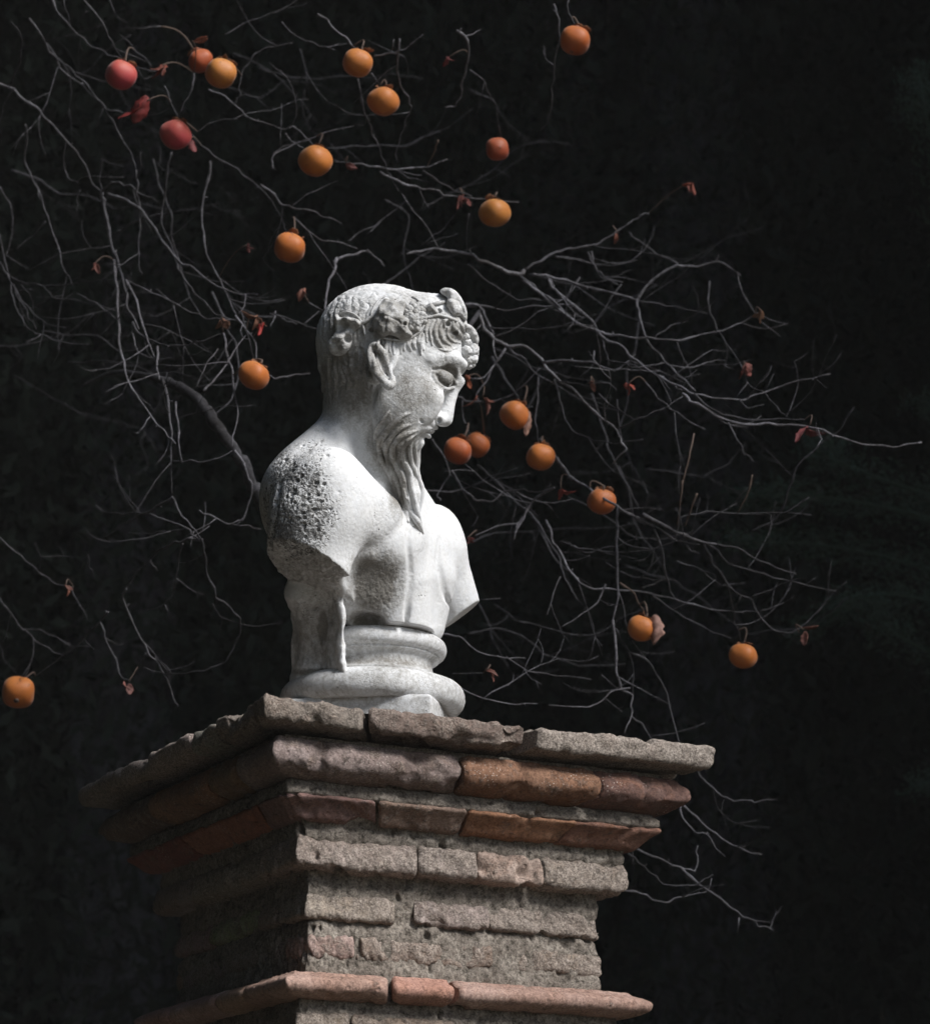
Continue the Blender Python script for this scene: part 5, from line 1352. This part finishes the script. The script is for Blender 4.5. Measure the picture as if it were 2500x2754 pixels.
# a young conifer at the right, its feathery boughs reaching into the picture
def conifer():
    t = NT('conifer_needles'); n = t.noise(20, 3, .6, t.coord())
    t.l(t.mix(n, (.026, .050, .034), (.045, .085, .055)), t.b.inputs['Base Color']); t.b.inputs['Roughness'].default_value = .8
    r = empty('conifer', (*at(2950, 2400, 7.0)[:2].tolist(), 0.0), 'young green conifer at the right edge, soft feathery boughs fading into the dark', 'tree')
    o3 = np.array(r.location)
    P = np.array([o3 + np.array([.03 * math.sin(k), .02, k * .5]) for k in range(11)])
    v, f = tube_mesh(P, np.linspace(.09, .02, 11), 9); mesh_obj('trunk', v - o3, f, M_BARK, r)
    for pts in ([(2850, 1400), (2500, 1330), (2250, 1240), (2200, 1190)], [(2850, 1500), (2450, 1380), (2150, 1330), (2000, 1340)], [(2850, 1700), (2600, 1640), (2350, 1600), (2150, 1700)], [(2800, 1850), (2600, 1800), (2400, 1700), (2340, 1620)],
                [(2800, 900), (2620, 700), (2500, 350), (2470, 200)], [(2850, 1200), (2650, 1150), (2480, 1080)], [(2750, 1600), (2300, 1480), (1980, 1450)], [(2850, 2100), (2650, 2060), (2480, 2110)]):
        A = np.array([at(x, y, 6.8 + .15 * math.sin(i * 2)) for i, (x, y) in enumerate(pts)]); A, _ = crv(A, 1, 8)
        Va, Fa = tube_mesh(A, np.linspace(.008, .002, len(A)), 5); Vs = [Va]; Fs = list(Fa); off = len(Va)
        N = 1700; k = brnd.integers(1, len(A), N); u = k / len(A)
        base = A[k] + brnd.normal(size=(N, 3)) * (.050 * (1.05 - u * .6))[:, None] * np.array([1, 1, .55])
        d = (A[k] - A[k - 1]); d /= np.linalg.norm(d, axis=1, keepdims=True)
        d = d + brnd.normal(size=(N, 3)) * .55; d /= np.linalg.norm(d, axis=1, keepdims=True)
        s_ = np.cross(d, brnd.normal(size=(N, 3))); s_ /= np.linalg.norm(s_, axis=1, keepdims=True)
        L = .020 * brnd.uniform(.6, 1.4, N)[:, None]
        Q = np.stack([base, base + d * L * .5 + s_ * .0022, base + d * L, base + d * L * .5 - s_ * .0022], 1).reshape(-1, 3)
        Vs.append(Q); Fs += [tuple(off + q * 4 + w for w in range(4)) for q in range(N)]
        o = mesh_obj('bough', np.concatenate(Vs) - o3, Fs, t.m, r, smooth=False)
conifer()

# thin volume added over everything to lift the black background
def added_haze():
    x0, x1, y0, y1, z0, z1 = -90, 90, -90, 90, -3, 46
    V = [(x, y, z) for x in (x0, x1) for y in (y0, y1) for z in (z0, z1)]
    F = [(0, 1, 3, 2), (4, 6, 7, 5), (0, 4, 5, 1), (2, 3, 7, 6), (0, 2, 6, 4), (1, 5, 7, 3)]
    m = bpy.data.materials.new('added_haze'); m.use_nodes = True; nt = m.node_tree; nt.nodes.remove(nt.nodes['Principled BSDF'])
    v = nt.nodes.new('ShaderNodeVolumePrincipled'); v.inputs['Density'].default_value = HAZE; v.inputs['Color'].default_value = (.97, .97, .97, 1)
    nt.links.new(v.outputs[0], nt.nodes['Material Output'].inputs['Volume'])
    tag(mesh_obj('added_haze', V, F, m, smooth=False), kind='stuff')
HAZE = 0.00175
added_haze()
# ---------------------------------------------------------------- persimmons and withered leaves
def fruit_material():
    t = NT('persimmon_skin')
    oi = t.n('ObjectInfo'); co = t.coord()
    n = t.noise(30, 3, .55, co); n2 = t.noise(380, 3, .7, co)
    lw = t.n('SeparateXYZ'); t.l(co, lw.inputs[0])
    c = t.mix(t.ramp(n, .4, .7), oi.outputs['Color'], t.mix(1.0, oi.outputs['Color'], (.86, .70, .6), 'MULTIPLY'))
    z = t.math('MULTIPLY_ADD', lw.outputs[2], 22, .5, clamp=True)
    c = t.mix(t.math('MULTIPLY', z, .35), c, t.mix(.5, oi.outputs['Color'], (.80, .50, .20)))
    c = t.mix(t.ramp(n2, .60, .72), c, t.mix(1.0, c, (.55, .45, .4), 'MULTIPLY'))
    blem = t.math('MULTIPLY', t.ramp(t.noise(55, 5, .7, co, .5), .60, .68), t.ramp(t.noise(16, 2, .5, co), .45, .6))
    c = t.mix(t.math('MULTIPLY', blem, .75), c, (.10, .04, .02))
    c = t.mix(t.math('MULTIPLY', t.ramp(t.noise(22, 4, .6, co), .45, .75), .12), c, (.62, .36, .18))
    t.l(c, t.b.inputs['Base Color']); t.b.inputs['Roughness'].default_value = .52
    t.b.inputs['Specular IOR Level'].default_value = .35
    t.b.inputs['Subsurface Weight'].default_value = .15; t.b.inputs['Subsurface Radius'].default_value = (.01, .004, .001)
    t.b.inputs['Sheen Weight'].default_value = .18; t.b.inputs['Sheen Roughness'].default_value = .4
    t.l(t.bump(n2, .5, .0006), t.b.inputs['Normal'])
    return t.m
M_FRUIT = fruit_material()
def leaf_material():
    t = NT('withered_leaf')
    oi = t.n('ObjectInfo'); co = t.coord(); n = t.noise(90, 4, .65, co)
    t.l(t.mix(t.ramp(n, .3, .7), t.mix(1.0, oi.outputs['Color'], (.45, .4, .4), 'MULTIPLY'), oi.outputs['Color']), t.b.inputs['Base Color'])
    t.b.inputs['Roughness'].default_value = .7
    t.l(t.bump(n, .8, .002), t.b.inputs['Normal'])
    return t.m
M_LEAF = leaf_material()
def fruit_mesh(R_, seed):
    nu, nv = 36, 24
    Vs = []
    for j in range(nv + 1):
        ph = math.pi * j / nv
        for i in range(nu):
            th = 2 * math.pi * i / nu
            r = 1 + .05 * math.cos(4 * th + .4) * math.sin(ph) ** 2
            # square shoulders, dimple at the stalk, tiny point below
            x = r * math.sin(ph) ** .88; z = math.cos(ph) * .87
            z = z - .16 * math.exp(-(ph / .38) ** 2) + -.05 * math.exp(-((math.pi - ph) / .12) ** 2)
            Vs.append((x * math.cos(th), x * math.sin(th), z))
    Vs = np.array(Vs); Vs *= (1 + .04 * fbm(Vs * 1.3 + seed, 2, seed))[:, None] * R_
    F = [(j * nu + i, (j + 1) * nu + i, (j + 1) * nu + (i + 1) % nu, j * nu + (i + 1) % nu) for j in range(nv) for i in range(nu)]
    return Vs, F
def blade(L, Wd, curl, fold, rnd, thick=.0007, n=14, m=6):
    """a withered blade from the origin along -z, cupped and twisted, with real thickness"""
    V1 = []
    tw = rnd.uniform(-1.2, 1.2)
    for i in range(n + 1):
        t = i / n
        w = Wd * math.sin(math.pi * min(1, t * .93 + .05)) ** .8 * (1 + .12 * math.sin(t * 23 + rnd.random()))
        bx = curl * L * t * t; a = tw * t
        for j in range(m + 1):
            s = (j / m - .5) * 2
            x = s * w * math.cos(fold * abs(s)); y = w * abs(s) * math.sin(fold) + .10 * Wd * math.sin(t * 17 + s * 3)
            V1.append((x * math.cos(a) - y * math.sin(a), bx + x * math.sin(a) + y * math.cos(a), -L * t * (1 - .25 * abs(curl) * t)))
    V1 = np.array(V1)
    i, j = np.meshgrid(np.arange(n), np.arange(m), indexing='ij'); a = i * (m + 1) + j
    F = np.stack([a, a + 1, a + m + 2, a + m + 1], -1).reshape(-1, 4)
    N = vnormals(V1, F)
    k = len(V1)
    Vs = np.vstack([V1 + N * thick / 2, V1 - N * thick / 2])
    Fs = [tuple(f) for f in F.tolist()] + [tuple(k + q for q in f[::-1]) for f in F.tolist()]
    rim = [r * (m + 1) for r in range(n + 1)] + [n * (m + 1) + c for c in range(1, m + 1)] + [r * (m + 1) + m for r in range(n - 1, -1, -1)] + [c for c in range(m - 1, 0, -1)]
    for q in range(len(rim)):
        p0, p1 = rim[q], rim[(q + 1) % len(rim)]; Fs.append((p0, p1, p1 + k, p0 + k))
    return Vs, Fs
def rotm(ax, an):
    return np.array(Matrix.Rotation(an, 3, Vector(ax)))
ORG, YEL, RED, PNK = (.52, .165, .030), (.56, .25, .065), (.42, .07, .022), (.50, .060, .13)
FR = [ # x, y, r (photo px), colour, tilt (deg, in the picture), label, leaf
(326, 202, 42, PNK, 14, 'pinkish red persimmon in the upper left corner, leftmost of the topmost fruits', 0),
(540, 164, 33, RED, -30, 'dark red persimmon half hidden behind a yellow one', 3),
(594, 197, 42, YEL, 14, 'pale yellow persimmon overlapping a dark red one', 0),
(962, 169, 41, (0.547, 0.211, 0.049), 16, 'yellow orange persimmon at the top, upper left of a diagonal pair', 0),
(1031, 273, 41, (0.540, 0.205, 0.049), 8, 'yellow orange persimmon at the top, lower right of a diagonal pair', 0),
(472, 362, 41, PNK, 22, 'pinkish red persimmon below and right of the one in the upper left corner', 0),
(848, 433, 44, (0.547, 0.211, 0.042), 8, 'orange persimmon hanging from two twigs above and left of the head', 0),
(1337, 401, 31, (0.360, 0.058, 0.035), -100, 'smallest dark red persimmon, above the yellow one right of the wreath', 0),
(1330, 573, 41, YEL, 0, 'yellow orange persimmon alone above the right of the wreath', 0),
(779, 666, 42, ORG, 20, 'orange persimmon with a dry leaf folded over its top, left above the head', 1),
(1546, 109, 41, (0.475, 0.122, 0.028), 18, 'orange persimmon with a dry leaf at the top edge of the picture', 1),
(683, 1009, 41, ORG, 30, 'orange persimmon level with the ear at the left of the head', 0),
(1384, 1117, 40, (0.518, 0.166, 0.035), 38, 'orange persimmon with a narrow dry leaf hanging beside it, right of the nose', 4),
(1231, 1213, 38, (0.446, 0.096, 0.035), 24, 'reddish orange persimmon right of the beard, front one of a touching pair', 0),
(1282, 1197, 35, (0.490, 0.128, 0.035), 34, 'orange persimmon behind a reddish one, right of the beard', 0),
(1453, 1229, 38, (0.547, 0.186, 0.035), 6, 'orange persimmon hanging straight below a long twig, right of the touching pair', 0),
(1617, 1349, 38, (0.475, 0.141, 0.042), 10, 'orange persimmon partly covered by grey branches', 0),
(1724, 1690, 38, (0.533, 0.192, 0.042), 24, 'orange persimmon with a broad pink dry leaf hanging against it', 5),
(1997, 1764, 37, (0.518, 0.179, 0.035), 6, 'orange persimmon farthest right, hanging low', 0),
(50, 1862, 44, (0.533, 0.179, 0.035), 40, 'orange persimmon low at the left edge of the picture, left of the pier', 0),
]
frnd = random.Random(5)
ALLP = np.concatenate([b for b in BR])
def hang(p, r=.0011, up=.02):
    """a short crooked twig joining p to the nearest branch"""
    d = np.linalg.norm(ALLP - (p + np.array([0, 0, up])), axis=1); q = ALLP[int(np.argmin(d))]
    n = 7; t = np.linspace(0, 1, n)[:, None]
    P = p * (1 - t) + q * t + np.sin(np.pi * t) * np.array([frnd.gauss(0, .006), 0, .012])
    v, f = tube_mesh(P, np.linspace(r * 1.3, r, n), 6)
    o = mesh_obj('twig', v - TO, f, M_TWIG, tree)
for k, (x, y, r, col, tilt, lab, lf) in enumerate(FR):
    D = fD(x, y) - .03 + (.14 if k in (1, 14) else 0) + (.05 if k == 16 else 0) - (.02 if k in (2, 13) else 0)
    c = at(x, y, D); R_ = r * D / FPX * 1.03
    root = empty('persimmon', c.tolist(), lab, 'persimmon', 'ripe persimmons hanging on the bare branches')
    # lean about the sight line, plus a little towards or away from the viewer
    Rm = rotm(FWD, R(tilt)) @ rotm(RIGHT, R(frnd.uniform(-16, 6) if k != 7 else -60)) @ rotm((0, 0, 1), frnd.uniform(0, 6))
    if k == 19: Rm = rotm(RIGHT, R(-42)) @ rotm((0, 0, 1), 1.0)
    Vs, F = fruit_mesh(R_, k)
    o = mesh_obj('fruit', Vs @ Rm.T, F, M_FRUIT, root); o.color = (col[0] * 1.02, col[1] * .84, col[2] * .6, 1)
    # calyx: four dry lobes round the stalk
    Vc, Fc, off = [], [], 0
    for q in range(4):
        b, f = blade(R_ * frnd.uniform(.6, .85), R_ * .34, frnd.uniform(-.15, .25), .35, frnd, .0006, 6, 4)
        b = b @ rotm((1, 0, 0), R(frnd.uniform(62, 96))).T
        b = b @ rotm((0, 0, 1), q * math.pi / 2 + .4 + frnd.uniform(-.2, .2)).T
        b[:, 2] += R_ * .84
        Vc.append(b); Fc += [tuple(v + off for v in g) for g in f]; off += len(b)
    a, f = tube_mesh(np.array([[0, 0, R_ * .7], [0, 0, R_ * .95], [R_ * .05, 0, R_ * 1.15]]), [R_ * .10, R_ * .07, R_ * .06], 7)
    o = mesh_obj('calyx', np.concatenate(Vc) @ Rm.T, Fc, M_LEAF, root); o.color = (.24, .10, .04, 1)
    mesh_obj('stalk', a @ Rm.T, f, M_TWIG, root)
    hang(c + Rm @ np.array([R_ * .05, 0, R_ * 1.1]), .0014)
    if k in (7, 19, 10):
        b = np.array([[0, 0, -R_ * .84], [0, 0, -R_ * .92]]); a, f = tube_mesh(b, [R_ * .20, R_ * .10], 8)
        mesh_obj('blossom_scar', a @ Rm.T, f, M_TWIG, root)
    if lf:
        spec = {1: (1.5, .38, .3, (.16, -.42, .9), (.30, .14, .09), -10), 2: (1.5, .14, .1, (.85, -.3, .2), (.35, .08, .07), -8), 3: (1.3, .4, .5, (-.5, -.2, 1.0), (.32, .10, .05), 50), 4: (1.7, .30, .12, (.92, -.35, .25), (.40, .22, .16), -8),
                5: (2.1, .66, .10, (.95, -.62, .95), (.42, .24, .19), -6)}[lf]
        b, f = blade(R_ * spec[0], R_ * spec[1], spec[2], .5, frnd, .0008, 18, 8)
        b = b @ rotm(FWD, R(-spec[5])).T
        p = R_ * (spec[3][0] * RIGHT + spec[3][1] * FWD + spec[3][2] * UPV)
        o = mesh_obj('withered_leaf', b + p, f, M_LEAF, root); o.color = (*spec[4], 1)
# withered leaves left on the tree
LV = [(1858, 505, 26, 0, (.40, .09, .05), 3), (2046, 850, 26, 0, (.34, .17, .09), 3), (2004, 1000, 36, 10, (.30, .08, .06), 3), (2178, 1170, 54, -8, (.32, .08, .08), 2), (1688, 1046, 24, 20, (.45, .07, .04), 3), (1508, 1330, 26, 0, (.45, .07, .05), 3),
      (1660, 636, 20, 0, (.30, .10, .06), 2), (1245, 545, 40, 10, (.26, .07, .055), 4), (821, 792, 26, -20, (.32, .12, .08), 3), (600, 872, 30, 20, (.28, .13, .08), 4), (684, 868, 32, -10, (.32, .14, .08), 4), (703, 888, 30, 0, (.60, .04, .03), 2),
      (252, 728, 30, 30, (.32, .11, .08), 2), (436, 190, 30, 0, (.28, .06, .03), 4), (396, 300, 60, -18, (.40, .04, .035), 2), (663, 668, 18, 0, (.36, .12, .12), 3), (2160, 1715, 40, 6, (.32, .13, .10), 2), (1308, 1818, 24, 60, (.26, .09, .06), 2),
      (345, 1850, 28, 0, (.28, .10, .08), 2), (178, 1584, 22, 40, (.32, .12, .08), 2), (1298, 1085, 34, 0, (.27, .09, .06), 3), (1254, 1025, 22, 20, (.50, .13, .05), 2), (508, 400, 44, 0, (.35, .09, .09), 1), (930, 450, 24, 60, (.30, .10, .09), 2),
      (518, 125, 30, 80, (.42, .12, .06), 2), (1590, 1040, 22, 10, (.30, .10, .06), 2), (1256, 1460, 24, 60, (.26, .06, .05), 3), (1205, 165, 22, 0, (.34, .06, .06), 2)]
for x, y, s, tilt, col, n in LV:
    D = fD(x, y) - .01; px = D / FPX; c = at(x, y, D); hang(c + np.array([0, 0, s * .55 * px]), .0009, .01)
    for q in range(n):
        b, f = blade(s * px * frnd.uniform(.85, 1.5), s * px * frnd.uniform(.22, .42), frnd.uniform(-.8, .8), frnd.uniform(.3, .9), frnd, .0007, 10, 5)
        b = b @ (rotm((0, 0, 1), frnd.uniform(0, 6)) @ rotm((1, 0, 0), frnd.uniform(-.9, .9) * (0 if n == 1 else 1))).T
        b = b @ rotm(FWD, R(-tilt)).T
        b = b + c + (np.array([frnd.gauss(0, s * .16 * px), frnd.gauss(0, s * .16 * px), s * .55 * px + frnd.gauss(0, s * .12 * px)]))
        o = mesh_obj('withered_leaf', b - TO, f, M_LEAF, tree); k2 = frnd.uniform(.45, .9); o.color = (*[v * k2 for v in col], 1)
